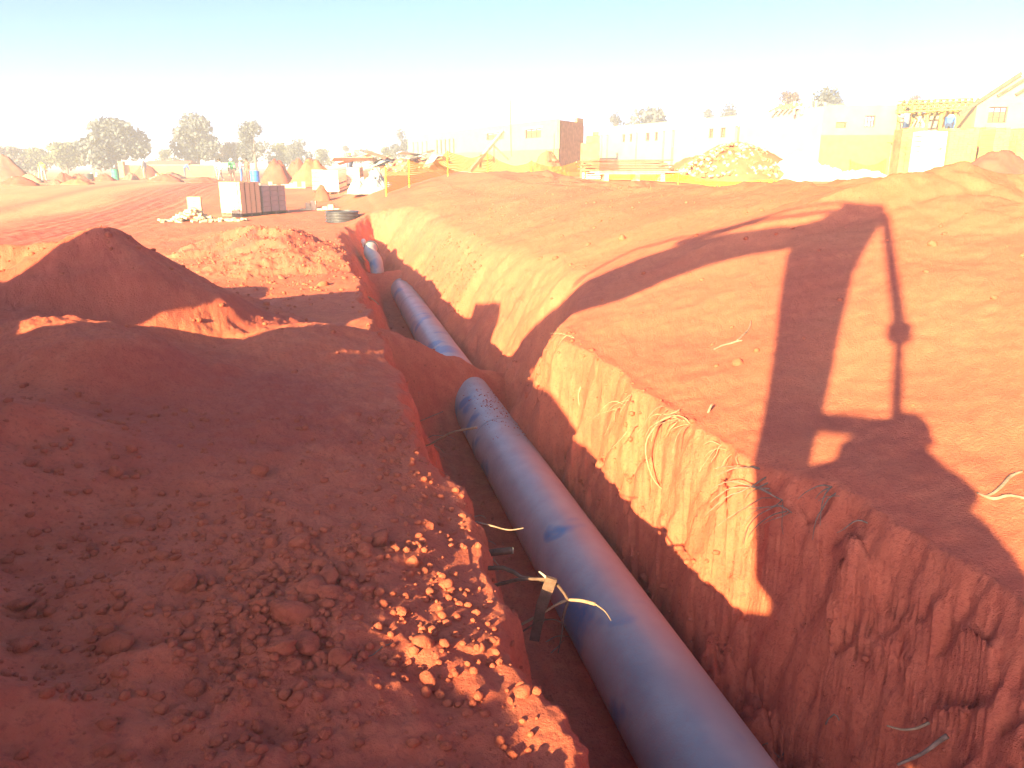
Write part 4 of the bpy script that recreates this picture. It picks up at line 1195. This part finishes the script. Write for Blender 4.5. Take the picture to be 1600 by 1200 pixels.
PG = at_pix(1519, 215, Y=42.5); PG.z = 0
bG = empty('gabled_house', (PG.x, PG.y, TZ(PG.x, PG.y)), 0, 'yellow gabled house with bare rafters and a dark window at the right edge', 'building')
zgb = TZ(PG.x, PG.y) - .5
Lg = col_on_line(1690, PG, XD)
def oG(x0, x1, y0, y1):
    s = sorted((col_on_line(x0, PG, XD), col_on_line(x1, PG, XD))); return (s[0], s[1], zrow(y1, PG), zrow(y0, PG))
og = [oG(1537, 1566, 167, 192), oG(1596, 1604, 172, 180)]
zeave = zrow(163, PG)
wG, aG, nG = facade(bG, PG, XD, Lg, zgb, zeave, og, 'plaster_yellow', name='wall')
window_in(bG, wG, *og[0], bars=3, rows=3)
sR = col_on_line(1576, PG, XD); zr_ = zrow(119, PG)
gm = MB(); n0 = len(gm.v)
pts = [(0, zeave + .003), (Lg, zeave + .003), (Lg, zr_ - .2), (sR, zr_)]
for y in (0, .23):
    for (x, z) in pts: gm.v.append((x, y, z))
gm.f += [(0, 1, 2, 3), (7, 6, 5, 4)] + [(k, k + 4, (k + 1) % 4 + 4, (k + 1) % 4) for k in range(4)]; gm.m += [0] * 6
g = gm.build('gable', 'plaster_yellow', bG); g.location = wG.location; g.rotation_euler = wG.rotation_euler
facade(bG, PG + Vector((0, 7, 0)), XD, Lg, zgb, zeave, [], 'stock_brick', name='rear_wall')
facade(bG, PG + Vector((.05, .26, 0)), Vector((.10, 1, 0)).normalized(), 6.7, zgb, zeave, [], 'plaster_yellow', name='side_wall')
for k in range(5):
    o = MB().bar((-.9 + k * 2.0, -.10, zeave - .5 + .0 * k), (sR + k * 2.0, -.10, zr_ + .12), .10, .18).build('rafter', 'timber_dark', bG); o.location = wG.location + Vector((0, 0, 0)); o.rotation_euler = wG.rotation_euler
    if k == 0: continue
    o.location = wG.location + Vector((0, .0, -.25 * k)) ; o.scale = (.5, 1, 1); o.location += XD * (sR * .5 + k * .6)
    o.location.z = wG.location.z + .02
    o.data = MB().bar((k * .9, -.10, zeave + .35 + .05 * k), (k * .9 + 2.0, -.10, zeave + .35 + 1.35), .08, .12).mesh('rafter', 'timber_dark'); o.scale = (1, 1, 1); o.location = wG.location
# ------------------------------------------------------------------ heaps on the left and in the middle distance
hs = [(8, 300, 96, 40, 62, 'big dark red heap cut by the left edge of the picture', 'heap_dark', 1.1), (50, 302, 46, 13, 58, 'pale low heap at the foot of the big dark heap', 'heap_pale', 1),
      (36, 318, 66, 14, 50, 'low red heap nearest the left edge in front of the others', 'heap_red', 1), (91, 314, 24, 8, 52, 'small dark heap right of the worker in the lime vest', 'heap_dark', 1),
      (126, 314, 46, 9, 52, 'flat pale orange heap beside the small dark one', 'heap_orange', 1), (103, 302, 30, 13, 62, 'pointed red heap behind the worker in the lime vest', 'heap_red', 1),
      (127, 301, 30, 12, 63, 'red heap touching the pointed one, with a shaded side', 'heap_red', 1), (166, 299, 40, 11, 64, 'separate low red heap below the green drum', 'heap_red', 1),
      (207, 289, 24, 12, 68, 'small dark heap right of the green drum', 'heap_dark', 1), (230, 281, 54, 21, 74, 'conical red heap in front of the yellow wall', 'heap_red', .9),
      (268, 281, 46, 10, 75, 'low dark red tail heap right of the conical heap', 'heap_dark', 1), (262, 298, 50, 12, 60, 'low red heap beside the haul road', 'heap_red', 1),
      (252, 289, 32, 11, 64, 'pale brick rubble heap behind the haul road heap', 'heap_pale', 1), (320, 296, 60, 9, 58, 'long low red heap left of the brick stacks', 'heap_red', 1),
      (433, 284, 58, 34, 56, 'tall red heap right of the blue drum', 'heap_red', 1), (466, 272, 44, 23, 62, 'second tall red heap behind the first', 'heap_red', 1),
      (490, 288, 84, 38, 50, 'broad orange heap behind the wrapped pallets', 'heap_orange', 1), (503, 301, 30, 12, 38, 'little red rubble heap in front of the pallets', 'heap_red', 1),
      (855, 262, 60, 24, 52, 'pale rubble heap at the foot of the dark end wall', 'heap_orange', 1), (640, 285, 130, 24, 50, 'rubbish-strewn pale heap left of the long building', 'heap_pale', 1.2),
      (1150, 268, 210, 44, 37, 'wide brick rubble heap in front of the second long building', 'heap_orange', .6), (1085, 262, 120, 18, 40, 'low orange earth heap behind the red plank stack', 'heap_orange', 1),
      (1560, 252, 160, 14, 34, 'low red earth bank below the brick stacks on the right', 'heap_red', 1.2)]
for i, (px, py, w, h, Y, lb, mt, shp) in enumerate(hs): heap(px, py, w, h, Y, lb, mt, 10 + i, .8, shp, 'heaps of earth about the site')

# broken bricks on the rubble heaps
def rubble_on(px, py, w, h, Y, n, label, mat, seed):
    P = at_pix(px, py, Y=Y); k = Y / 1.03 / 1202; g = TZ(P.x, P.y); rr = random.Random(seed)
    W, H = w * k / 2, h * k + (P.z - g if P.z > g else 0)
    mb = MB()
    for i in range(n):
        a, t = rr.uniform(0, 6.28), math.sqrt(rr.random()) * .95
        x, y = W * t * math.cos(a), W * .8 * t * math.sin(a)
        q = rr.uniform(.05, .14)
        M = Matrix.Rotation(rr.uniform(0, 6), 3, 'Z') @ Matrix.Rotation(rr.uniform(-.8, .8), 3, 'X') @ Matrix.Rotation(rr.uniform(-.8, .8), 3, 'Y')
        mb.box((x, y, H * (1.11 - math.sqrt(t * t + .04)) * (1 + .44 * t * (1 - t)) + .02), (q * 1.6, q, q * .7), M=M, mi=rr.randint(0, 1))
    o = mb.build('brick_rubble', mat, None, loc=(P.x, P.y, g)); return tag(o, label, 'rubble', kind='stuff')
rubble_on(1150, 268, 210, 44, 37, 700, 'broken bricks covering the wide rubble heap before the second long building', ['stock_brick', 'pale_brick'], 1)
rubble_on(640, 285, 130, 24, 50, 200, 'broken bricks on the rubbish heap left of the long building', ['pale_brick', 'heap_red'], 2)
rubble_on(252, 289, 32, 11, 64, 60, 'brick bits on the pale rubble heap by the haul road', ['pale_brick', 'stock_brick'], 3)
rubble_on(855, 262, 60, 24, 52, 90, 'broken bricks at the foot of the dark end wall', ['stock_brick', 'heap_red'], 4)

# ------------------------------------------------------------------ bricks
brick_me = MB().box((0, 0, 0), (.222, .106, .073)).mesh('brick', 'pale_brick')
brick_me2 = MB().box((0, 0, 0), (.222, .106, .073)).mesh('brick', 'stock_brick')
def stack_bricks(root, wx, wy, courses, me, z0=0.0, seed=0):
    """courses of bricks round the visible outside of a stack, on a solid core"""
    rr = random.Random(seed)
    for k in range(courses):
        z = z0 + .0375 + k * .076
        n = int(wx / .228); m = int(wy / .228)
        for i in range(n):
            x = -wx / 2 + (i + .5) * wx / n
            link('brick', me, root, (x, -wy / 2 + .053 + rr.uniform(-.012, .006), z), (0, 0, rr.uniform(-.02, .02)))
        for j in range(m):
            y = -wy / 2 + .106 + (j + .5) * (wy - .106) / m
            link('brick', me, root, (-wx / 2 + .053 + rr.uniform(-.012, .006), y, z), (0, 0, math.pi / 2 + rr.uniform(-.02, .02)))
def pallet(root, wx, wy):
    p = MB()
    for k in range(5): p.box((0, -wy / 2 + .05 + k * (wy - .1) / 4, .11), (wx, .09, .022))
    for x in (-wx / 2 + .05, 0, wx / 2 - .05): p.box((x, 0, .05), (.09, wy, .09))
    return p.build('pallet', 'timber_dark', root)
# main stack: pale brick face to the left, rough stock brick face to the right
P = at_pix(378, 333, Y=30); g = TZ(P.x, P.y); rz = R(64)
bs1 = empty('brick_stack', (P.x, P.y, g - .02), rz, 'tall strapped pallet stack of pale bricks beside the haul road', 'brick stack')
pallet(bs1, 1.05, 1.0)
MB().box((.02, .02, .70), (.90, .86, 1.14)).build('brick_core', 'stock_brick', bs1)
stack_bricks(bs1, 1.05, 1.0, 15, brick_me, .13, 5)
for s in (-.25, .25): MB().box((s, -.506, .70), (.02, .004, 1.14)).build('strap', 'tank_dark', bs1)
P2 = P + Vector((.55, 1.15, 0)); g = TZ(P2.x, P2.y)
bs2 = empty('block_stack', (P2.x, P2.y, g - .02), rz, 'stack of grey cement blocks standing right behind the pale brick stack', 'block stack')
pallet(bs2, 1.3, 1.1)
blk = MB().box((0, 0, 0), (.385, .19, .185)).mesh('block', 'cement_block')
for k in range(5):
    for i in range(3):
        for j in range(5):
            if 0 < i < 2 and 0 < j < 4 and k < 4: continue
            link('block', blk, bs2, (-.43 + i * .43, -.42 + j * .21, .22 + k * .195), (0, 0, rs.uniform(-.015, .015)))
# tumbled bricks with a small stack behind
P = at_pix(296, 344, Y=27.5); g = TZ(P.x, P.y)
tb = empty('tumbled_brick_pile', (P.x, P.y, g), 0, 'collapsed pile of pale bricks beside the tall brick stack', 'brick pile')
for i in range(120):
    x, y = rs.gauss(0, .42), rs.gauss(0, .30)
    zt_ = max(0.02, .46 - .62 * math.hypot(x - .12, y)) * rs.uniform(.55, 1.0)
    link('brick', brick_me, tb, (x, y, zt_), (rs.uniform(-.6, .6), rs.uniform(-.6, .6), rs.uniform(0, 3.14)))
for i in range(28):
    link('brick', brick_me, tb, (.6 + rs.uniform(0, 1.3), rs.uniform(-.3, .4), .04 + TZ(P.x + .6, P.y) - g), (rs.uniform(-.3, .3), rs.uniform(-.3, .3), rs.uniform(0, 3.14)))
for k in range(7):
    for i in range(2):
        for j in range(2): link('brick', brick_me, tb, (.02 + i * .235, .22 + j * .11, .32 + k * .076), (0, 0, R(20)))
# wrapped pallets in the middle
def wrapped(px, py, w, h, Y, rz, label, mat='paper_white', cat='pallet'):
    P = at_pix(px, py, Y=Y); k = Y / 1.03 / 1202; g = TZ(P.x, P.y)
    r = empty('wrapped_pallet', (P.x, P.y, g), rz, label, cat)
    W, H = w * k, h * k + max(0, P.z - g)
    pallet(r, W, W * .9)
    mb = MB(); b = .03
    for kx in range(1):
        mb.hexa([(-W / 2, -W * .45, .13), (W / 2, -W * .45, .13), (W / 2, W * .45, .13), (-W / 2, W * .45, .13), (-W / 2 + .04, -W * .45 + .03, H), (W / 2 - .03, -W * .45 + .03, H - .03), (W / 2 - .05, W * .45, H), (-W / 2, W * .45, H - .02)])
    ob = mb.build('load', mat, r)
    lay = int(H / .22)
    for q in range(1, lay): MB().box((0, 0, .13 + q * .22), (W * 1.012, W * .912, .012)).build('layer_seam', 'window_frame_brown', r)
    return r, W, H
wrapped(516, 301, 28, 34, 42, R(12), 'left of two bright wrapped pallets in the middle distance')
wrapped(556, 294, 22, 28, 43, R(-8), 'right of two bright wrapped pallets beside the grey tarpaulin', 'pale_brick')
wrapped(498, 300, 18, 34, 43.5, R(12), 'tan brick pallet standing behind the left wrapped pallet', 'pale_brick')
def loose_row(px, py, n, Y, label, me=brick_me, tall=4):
    P = at_pix(px, py, Y=Y); g = TZ(P.x, P.y)
    r = empty('brick_pile', (P.x, P.y, g), R(rs.uniform(-15, 15)), label, 'brick pile')
    for i in range(n):
        for k in range(rs.randint(1, tall)):
            for j in range(2): link('brick', me, r, ((i - n / 2) * .235, j * .12, .036 + k * .076), (0, 0, rs.uniform(-.06, .06)))
loose_row(503, 315, 7, 33, 'low row of pale bricks in front of the wrapped pallets', tall=5)
loose_row(452, 293, 9, 47, 'short row of pale bricks below the tall red heaps', tall=5)
loose_row(420, 291, 5, 48, 'small brick pile left of the short brick row', tall=3)
# brick stacks on the right
def course_stack(px, py, w, h, Y, rz, label, mat, seed):
    P = at_pix(px, py, Y=Y); k = Y / 1.03 / 1202; g = TZ(P.x, P.y)
    r = empty('brick_stack', (P.x, P.y, g), rz, label, 'brick stack', 'brick stacks on the right')
    W, H = w * k, h * k + max(0, P.z - g); rr = random.Random(seed)
    pallet(r, W, 1.0)
    z = .125; q = MB()
    while z < H:
        n = max(2, int(W / .23))
        for i in range(n):
            if z > H - .1 and rr.random() < .3: continue
            q.box((-W / 2 + (i + .5) * W / n + rr.uniform(-.004, .004), rr.uniform(-.02, .02), z + .036), (W / n - .008, 1.0, .070))
        z += .076
    q.build('bricks', mat, r)
for i, (px, py, w, h, Y, rzz, mt, lb) in enumerate((
        (1416, 246, 34, 42, 39, -4, 'stock_brick', 'brick stack left of the white printed pallet'), (1492, 247, 44, 42, 40, 2, 'face_brick', 'tan brick stack just right of the white printed pallet'),
        (1525, 243, 30, 40, 41, -3, 'stock_brick', 'third brick stack right of the white printed pallet, below the dark window'), (1550, 243, 24, 40, 38, 4, 'face_brick', 'narrow yellow brick stack under the dark window right side'),
        (1582, 246, 44, 42, 39, 0, 'stock_brick', 'brick stack at the right edge of the picture'), (1625, 247, 44, 40, 39, 3, 'stock_brick', 'brick stack half outside the right edge of the picture'))):
    course_stack(px, py, w, h, Y, R(rzz), lb, mt, i)
wp, W, H = wrapped(1448, 252, 38, 44, 36, R(-6), 'white wrapped pallet with a small printed logo on its front', 'paper_white')
lg = MB()
lx, lz, lw, lh = W * .12, H * .64, W * .42, H * .16
for (x, z, a, b_) in ((lx, lz + lh / 2, lw, .022), (lx, lz - lh / 2, lw, .022), (lx - lw / 2, lz, .022, lh), (lx + lw * .28, lz - .02, lw * .42, .03)): lg.box((x, -W * .45 - .004, z), (a, .006, b_))
lg.hexa([(lx + lw * .05, -W * .45 - .008, lz - .01), (lx + lw * .5, -W * .45 - .008, lz - .05), (lx + lw * .5, -W * .45 - .002, lz - .05), (lx + lw * .05, -W * .45 - .002, lz - .01), (lx + lw * .05, -W * .45 - .008, lz), (lx + lw * .5, -W * .45 - .008, lz + .05), (lx + lw * .5, -W * .45 - .002, lz + .05), (lx + lw * .05, -W * .45 - .002, lz)])
lg.build('printed_logo', 'print_grey', wp)
P = at_pix(919, 246, Y=48); g = TZ(P.x, P.y)
pier = empty('brick_pier', (P.x, P.y, g), 0, 'orange stepped brick pier with pale bags at its foot, right of the dark end wall', 'brick pier')
hpier = zrow(206, P) - g
stp = MB(); stp.box((.1, 0, hpier * .38), (1.1, .6, hpier * .76)); stp.box((.25, 0, hpier * .84), (.75, .6, hpier * .155)); stp.box((.4, 0, hpier * .96), (.3, .5, hpier * .07)); stp.build('pier', 'stock_brick', pier)
for k in range(6): MB().box((-.2 + .35 * (k % 3), -.7, .12 + .22 * (k // 3)), (.36, .5, .2)).build('cement_bag', 'paper_white', pier)

# ------------------------------------------------------------------ tarpaulins and rubbish
def crumpled(px, py, w, h, Y, dep, label, mat, seed, name='tarpaulin', amp=.28):
    P = at_pix(px, py, Y=Y); k = Y / 1.03 / 1202; g = TZ(P.x, P.y)
    W, H = w * k, h * k
    n = 70; X, Yg = np.meshgrid(np.linspace(-1, 1, n), np.linspace(-1, 1, n))
    rr_ = np.hypot(X, Yg)
    rdg = 1 - np.abs(noise2(X * 2.6 + seed, Yg * 2.6)) * 2.2
    rdg2 = 1 - np.abs(noise2(X * 6.3 + seed, Yg * 6.3 + 5)) * 2.2
    z = H * (np.clip(1 - rr_ ** 1.6, 0, 1) * (.55 + .35 * noise2(X * 1.7 + seed * 2, Yg * 1.7)) + amp * np.clip(1 - rr_ ** 3, 0, 1) * (.6 * rdg + .3 * rdg2))
    z = np.where(rr_ > .97, -.1, z)
    x = X * W / 2 * (1 + .1 * noise2(X * 2, Yg * 2 + seed)); y = Yg * dep / 2
    co = np.stack([x.ravel(), y.ravel(), z.ravel()], 1)
    i, j = np.meshgrid(np.arange(n - 1), np.arange(n - 1), indexing='ij')
    q = np.stack([i * n + j, i * n + j + 1, (i + 1) * n + j + 1, (i + 1) * n + j], -1).reshape(-1, 4)
    keep = (rr_.ravel()[q] < 1.12).all(1); q = q[keep]
    me = bpy.data.meshes.new(name); me.from_pydata(co.tolist(), [], q.tolist()); me.materials.append(MATS[mat]); me.update()
    o = link(name, me, None, (P.x, P.y, g)); return tag(o, label, 'tarpaulin')
crumpled(582, 318, 78, 40, 36, 2.6, 'crumpled grey tarpaulin beside the wrapped pallets', 'tarp_grey', 3)
crumpled(1255, 256, 150, 54, 36, 3.2, 'crumpled white plastic sheeting heaped in front of the block wing', 'plastic_white', 8)
crumpled(1350, 254, 110, 24, 36.5, 3.0, 'flatter pinkish plastic sheet right of the white heap', 'plastic_white', 12)
crumpled(1520, 285, 60, 26, 21, 1.6, 'grey plastic sheet lying by the brushwood at the right', 'tarp_grey', 15)
crumpled(610, 268, 46, 26, 52, 3.0, 'pale builders sheeting on the rubbish heap left of the long building', 'plastic_white', 21)
dh = at_pix(620, 275, Y=50); g = TZ(dh.x, dh.y)
db = empty('scrap_timber_pile', (dh.x, dh.y, g), 0, 'jumble of scrap boards strewn left of the long pale building', 'scrap pile')
for i in range(34):
    L = rs.uniform(.8, 2.6); o = MB().box((0, 0, 0), (L, rs.uniform(.12, .5), .04)).build('board', rs.choice(['timber_pale', 'timber_red', 'plastic_white', 'timber_dark', 'tarp_grey']), db)
    x = rs.uniform(-2.6, 3.2)
    o.location = (x, rs.uniform(-1.2, 1.2), rs.uniform(.3, 1.25)); o.rotation_euler = (rs.uniform(-.5, .5), rs.uniform(-.5, .5), rs.uniform(-1.5, 1.5))
# red plank stack on bearers
P = at_pix(986, 268, Y=36); g = TZ(P.x, P.y)
ps = empty('plank_stack', (P.x, P.y, g), R(4), 'stack of long red-stained planks on bearers in front of the second long building', 'plank stack')
for x in (-1.2, .2, 1.35): MB().box((x, 0, .14), (.2, 1.0, .30)).build('bearer', 'paper_white' if x > 1 else 'timber_pale', ps)
for k in range(9):
    for j in range(4):
        L = rs.uniform(2.9, 4.1)
        MB().box((rs.uniform(-.35, .35) - .05 * k, -.40 + j * .27, .32 + k * .072), (L, .22, .050), rs.uniform(-.06, .06)).build('plank', rs.choice(['timber_red', 'timber_red', 'timber_pale', 'heap_red']), ps)
# brushwood at the right edge
P = at_pix(1570, 297, Y=18.5); g = TZ(P.x, P.y)
bw = empty('brushwood_pile', (P.x, P.y, g), 0, 'pile of brown brushwood and bent rods at the right edge of the bank', 'brushwood')
for i in range(60):
    L = rs.uniform(.5, 1.2); a = rs.gauss(.35, .35); x0, y0 = rs.uniform(-.7, .9), rs.uniform(-.4, .6); z0 = rs.uniform(.0, .34) + .12 * x0
    dv = Vector((math.cos(a), rs.uniform(-.5, .5), .35 * math.sin(a))) * L
    s0 = Vector((x0, y0, z0))
    MB().tube([s0 - dv / 2, s0 + Vector((0, 0, .06)), s0 + dv / 2], .011, 5).build('stick', 'brush_brown', bw)

# ------------------------------------------------------------------ yellow barrier netting
def net_run(pix, h, label):
    pts = [Vector((p.x, p.y, TZ(p.x, p.y))) for p in (at_pix(px, py, Y=Y) for px, py, Y in pix)]
    r = empty('barrier_net', pts[0], 0, label, 'net fence'); off = pts[0]
    vs_, fs_, uvs = [], [], []; n = 12; s = 0
    cols = []
    for a, b in zip(pts[:-1], pts[1:]):
        for i in range(n):
            t = i / n; cols.append((a.lerp(b, t), s + (b - a).length * t, 1 - .35 * math.sin(math.pi * t)))
        s += (b - a).length
    cols.append((pts[-1], s, 1.0))
    for i, (p, d, sag) in enumerate(cols):
        gz = TZ(p.x, p.y)
        for j in range(5):
            f = j / 4
            q = p + Vector((0, .10 * math.sin(d * 2.1 + 3 * f), 0)); q.z = gz + .08 + h * f * sag
            vs_.append(tuple(q - off)); uvs.append((d, h * f))
    for i in range(len(cols) - 1):
        for j in range(4): fs_.append((i * 5 + j, (i + 1) * 5 + j, (i + 1) * 5 + j + 1, i * 5 + j + 1))
    me = bpy.data.meshes.new('net'); me.from_pydata(vs_, [], fs_); ul = me.uv_layers.new()
    for lp in me.loops: ul.data[lp.index].uv = uvs[lp.vertex_index]
    me.materials.append(MATS['yellow_net']); me.update(); link('net', me, r)
    for p in pts:
        MB().tube([p - off + Vector((0, 0, -.2)), p - off + Vector((0, 0, h + .1))], .028, 8).build('post', 'post_yellow', r)
net_run([(604, 312, 31), (640, 298, 33), (700, 284, 36), (762, 270, 40), (830, 262, 45), (908, 250, 50)], 1.0, 'sagging yellow barrier net running from the trench end to the long building')
net_run([(914, 274, 37), (1060, 280, 32), (1205, 284, 27), (1330, 276, 26), (1470, 272, 26), (1640, 262, 26)], .32, 'low slack yellow barrier net behind the crest of the right bank')
net_run([(1386, 238, 41), (1330, 238, 43)], .9, 'short yellow net with its post in front of the block wing')

# ------------------------------------------------------------------ wall, shed, drums, poles on the left
P = at_pix(194, 281, Y=82); Q = at_pix(336, 278, Y=86); g = min(TZ(P.x, P.y), TZ(Q.x, Q.y)) - .3
lw = empty('garden_wall', (P.x, P.y, g), 0, 'long low yellow brick wall with a taller pillar at its left end', 'wall')
dv = (Q - P); dv.z = 0
o = wall_mesh(dv.length, 0, zrow(259, P) - g, .25, []).build('wall', 'face_brick', lw); o.rotation_euler = (0, 0, math.atan2(dv.y, dv.x))
MB().box((0, -.1, (zrow(252, P) - g) / 2), (.5, .5, zrow(252, P) - g)).build('pillar', 'face_brick', lw)
c_ = wall_mesh(dv.length, zrow(259, P) - g, zrow(259, P) - g + .12, .32, []).build('coping', 'plaster_pale', lw); c_.rotation_euler = o.rotation_euler; c_.location = (0, -.03, .002)
P = at_pix(352, 278, Y=88); g = TZ(P.x, P.y)
sh = empty('open_shed', (P.x, P.y, g), R(-6), 'small open shed with a long white roof behind the group of workers', 'shed')
zr0 = zrow(258, P) - g
MB().box((0, 0, zr0), (3.4, 2.5, .45)).build('roof', 'paper_white', sh)
for x in (-1.5, 0, 1.5):
    for y in (-1.1, 1.1): MB().box((x, y, zr0 / 2 - .11), (.12, .12, zr0 - .23)).build('post', 'timber_pale', sh)
P = at_pix(268, 262, Y=100); g = TZ(P.x, P.y)
hr = empty('distant_house', (P.x, P.y, g), R(5), 'distant house with pale low roof seen over the yellow wall', 'house')
hz0 = zrow(259, P) - g
MB().box((0, 0, hz0 / 2), (5.0, 4.0, hz0)).build('wall', 'plaster_pale', hr)
rf = MB(); rf.hexa([(-3, -2.6, hz0 + .003), (3, -2.6, hz0 + .003), (3, 2.6, hz0 + .003), (-3, 2.6, hz0 + .003), (-2.6, -.2, hz0 + .6), (2.6, -.2, hz0 + .6), (2.6, .2, hz0 + .6), (-2.6, .2, hz0 + .6)]); rf.build('roof', 'timber_red', hr)
def drum(px, py, h, Y, mat, label, r=.29, ht=.88):
    P = at_pix(px, py, Y=Y); g = TZ(P.x, P.y)
    d = empty('drum', (P.x, P.y, g), 0, label, 'drum')
    MB().lathe([(r * .96, 0), (r, .03), (r, ht * .32), (r * 1.05, ht * .34), (r, ht * .36), (r, ht * .65), (r * 1.05, ht * .67), (r, ht * .69), (r, ht - .02), (r * .97, ht)], (0, 0, 0), 24).build('body', mat, d, smooth=False)
    MB().lathe([(r * 1.02, ht - .03), (r * 1.02, ht + .01), (r * .9, ht + .01)], (0, 0, 0), 24).build('rim', mat, d)
drum(182, 287, 16, 66, 'drum_green', 'green drum standing left of the yellow wall')
drum(399, 282, 21, 52, 'drum_blue', 'bright blue drum at the right of the group of workers')
drum(140, 289, 9, 70, 'tank_dark', 'low dark tank beside two white posts', .42, .5)
def pole(px, y0, y1, Y, mat, label, w=.12, dx=0):
    a = at_pix(px, y0, Y=Y); b = at_pix(px + dx, y1, Y=Y); g = TZ(a.x, a.y)
    a = Vector((a.x, a.y, g - .2))
    m = MB().tube([Vector((0, 0, 0)), (b - a) * .5, b - a], [w * .5, w * .46, w * .42], 8)
    return tag(m.build('pole', mat, None, loc=a), label, 'pole')
pole(61, 282, 261, 78, 'timber_pale', 'tall pale pole in front of the olive tree', .2)
pole(70, 282, 263, 80, 'timber_red', 'thin leaning pole right of the tall pale pole', .12, 2)
pole(21, 302, 276, 52, 'timber_pale', 'bare stake on the flank of the big dark heap', .12, -2)
pole(143, 290, 270, 70, 'paper_white', 'left of two white posts by the dark tank', .25)
pole(151, 290, 270, 70, 'paper_white', 'right of two white posts by the dark tank', .25)
pole(54, 282, 270, 76, 'timber_pale', 'short pale post left of the tall pale pole', .15)
pole(930, 238, 197, 60, 'timber_pale', 'thin post topped by a dark knob left of the second long building', .14)

# ------------------------------------------------------------------ workers
bend = dict(waist=(0, .06, 1.05), chest=(0, .26, 1.20), neck=(0, .38, 1.28), head=(0, .46, 1.31), crown=(0, .58, 1.36), ls=(-.19, .28, 1.26), le=(-.22, .36, .98), lw=(-.18, .46, .74), lh=(-.17, .48, .64), rs=(.19, .28, 1.26), re=(.22, .38, .98), rw=(.16, .52, .74), rh=(.15, .54, .64))
walk = dict(lk=(-.11, .14, .50), la=(-.11, .22, .10), lt=(-.12, .40, .06), rk=(.11, -.02, .50), ra=(.11, -.24, .13), rt=(.12, -.10, .05), le=(-.24, -.10, 1.17), lw=(-.24, -.02, .94), lh=(-.24, .02, .85), re=(.24, .06, 1.16), rw=(.22, .22, .98), rh=(.21, .27, .90))
reach = dict(le=(-.26, .18, 1.30), lw=(-.20, .40, 1.38), lh=(-.19, .48, 1.40), re=(.26, .16, 1.26), rw=(.20, .38, 1.24), rh=(.19, .46, 1.24))
WK = [(75, 316, 62, .6, bend, 'cloth_lime', 'cloth_grey', 'helmet_yellow', 'worker in a lime vest bending among the low heaps on the far left'),
      (229, 290, 72, 1.2, {}, 'cloth_grey', 'cloth_khaki', 'helmet_white', 'worker in grey standing before the conical red heap'),
      (290, 282, 78, -1.0, bend, 'cloth_blue', 'cloth_navy', None, 'worker in blue stooping below the yellow wall'),
      (346, 285, 60, 2.0, walk, 'cloth_white', 'cloth_grey', None, 'leftmost of the workers before the white-roofed shed, in white'),
      (364, 284, 61, .4, {}, 'cloth_green', 'cloth_khaki', 'helmet_white', 'worker in green before the white-roofed shed'),
      (378, 285, 60, -1.4, reach, 'cloth_white', 'cloth_blue', 'helmet_white', 'worker in a white top and blue trousers reaching out before the shed'),
      (388, 284, 58, 2.6, {}, 'cloth_red', 'cloth_red', None, 'worker in red overalls just left of the blue drum'),
      (548, 262, 60, 1.0, {}, 'cloth_navy', 'cloth_navy', 'helmet_yellow', 'worker in dark clothes behind the wrapped pallets'),
      (1412, 222, 43.6, .5, reach, 'cloth_grey', 'cloth_navy', None, 'leftmost worker on the brick stacks below the roof trusses'),
      (1438, 222, 43.6, 1.5, bend, 'cloth_khaki', 'cloth_grey', None, 'stooping worker second from left below the roof trusses'),
      (1479, 222, 43.6, -.6, bend, 'cloth_blue', 'cloth_navy', 'helmet_white', 'worker in bright blue stooping below the roof trusses, rightmost')]
for px, py, Y, rz, ps_, s1, s2, hm, lb in WK:
    p = at_pix(px, py, Y=Y); g = TZ(p.x, p.y)
    z = g
    person((p.x, p.y, z - .02), rz, lb, ps_, s1, s2, hm, 'workers about the site')
sp_ = at_pix(1446, 222, Y=43.6)
sc = empty('scaffold_deck', (sp_.x, sp_.y, TZ(sp_.x, sp_.y)), 0, 'low scaffold deck carrying workers below the roof trusses', 'scaffold')
dz = sp_.z - TZ(sp_.x, sp_.y)
MB().box((0, 0, dz - .03), (3.6, 1.1, .05)).build('deck', 'roof_timber', sc)
for x in (-1.6, 0, 1.6):
    for y in (-.45, .45): MB().tube([(x, y, 0), (x, y, dz - .06)], .03, 8).build('standard', 'steel_worn', sc)
for o in list(col.objects):
    if o.name.startswith('person') and 'roof trusses' in o.get('label', ''): o.location.z = sp_.z - .02
# ------------------------------------------------------------------ added haze volume standing in for lens glare
hz_m, hn, hl, hb = new_mat('veil_haze')
hn.remove(hb)
pv = hn.new('ShaderNodeVolumePrincipled')
pv.inputs['Color'].default_value = (.88, .86, 1.0, 1)
pv.inputs['Density'].default_value = HAZE
pv.inputs['Anisotropy'].default_value = 0.0
hl.new(pv.outputs[0], hn['Material Output'].inputs['Volume'])
hz = MB().box((0, 150, 3.4), (3000, 3000, 12.4)).build('haze', 'veil_haze')
tag(hz, 'thin added haze standing in for lens glare over the site', 'haze', kind='stuff')
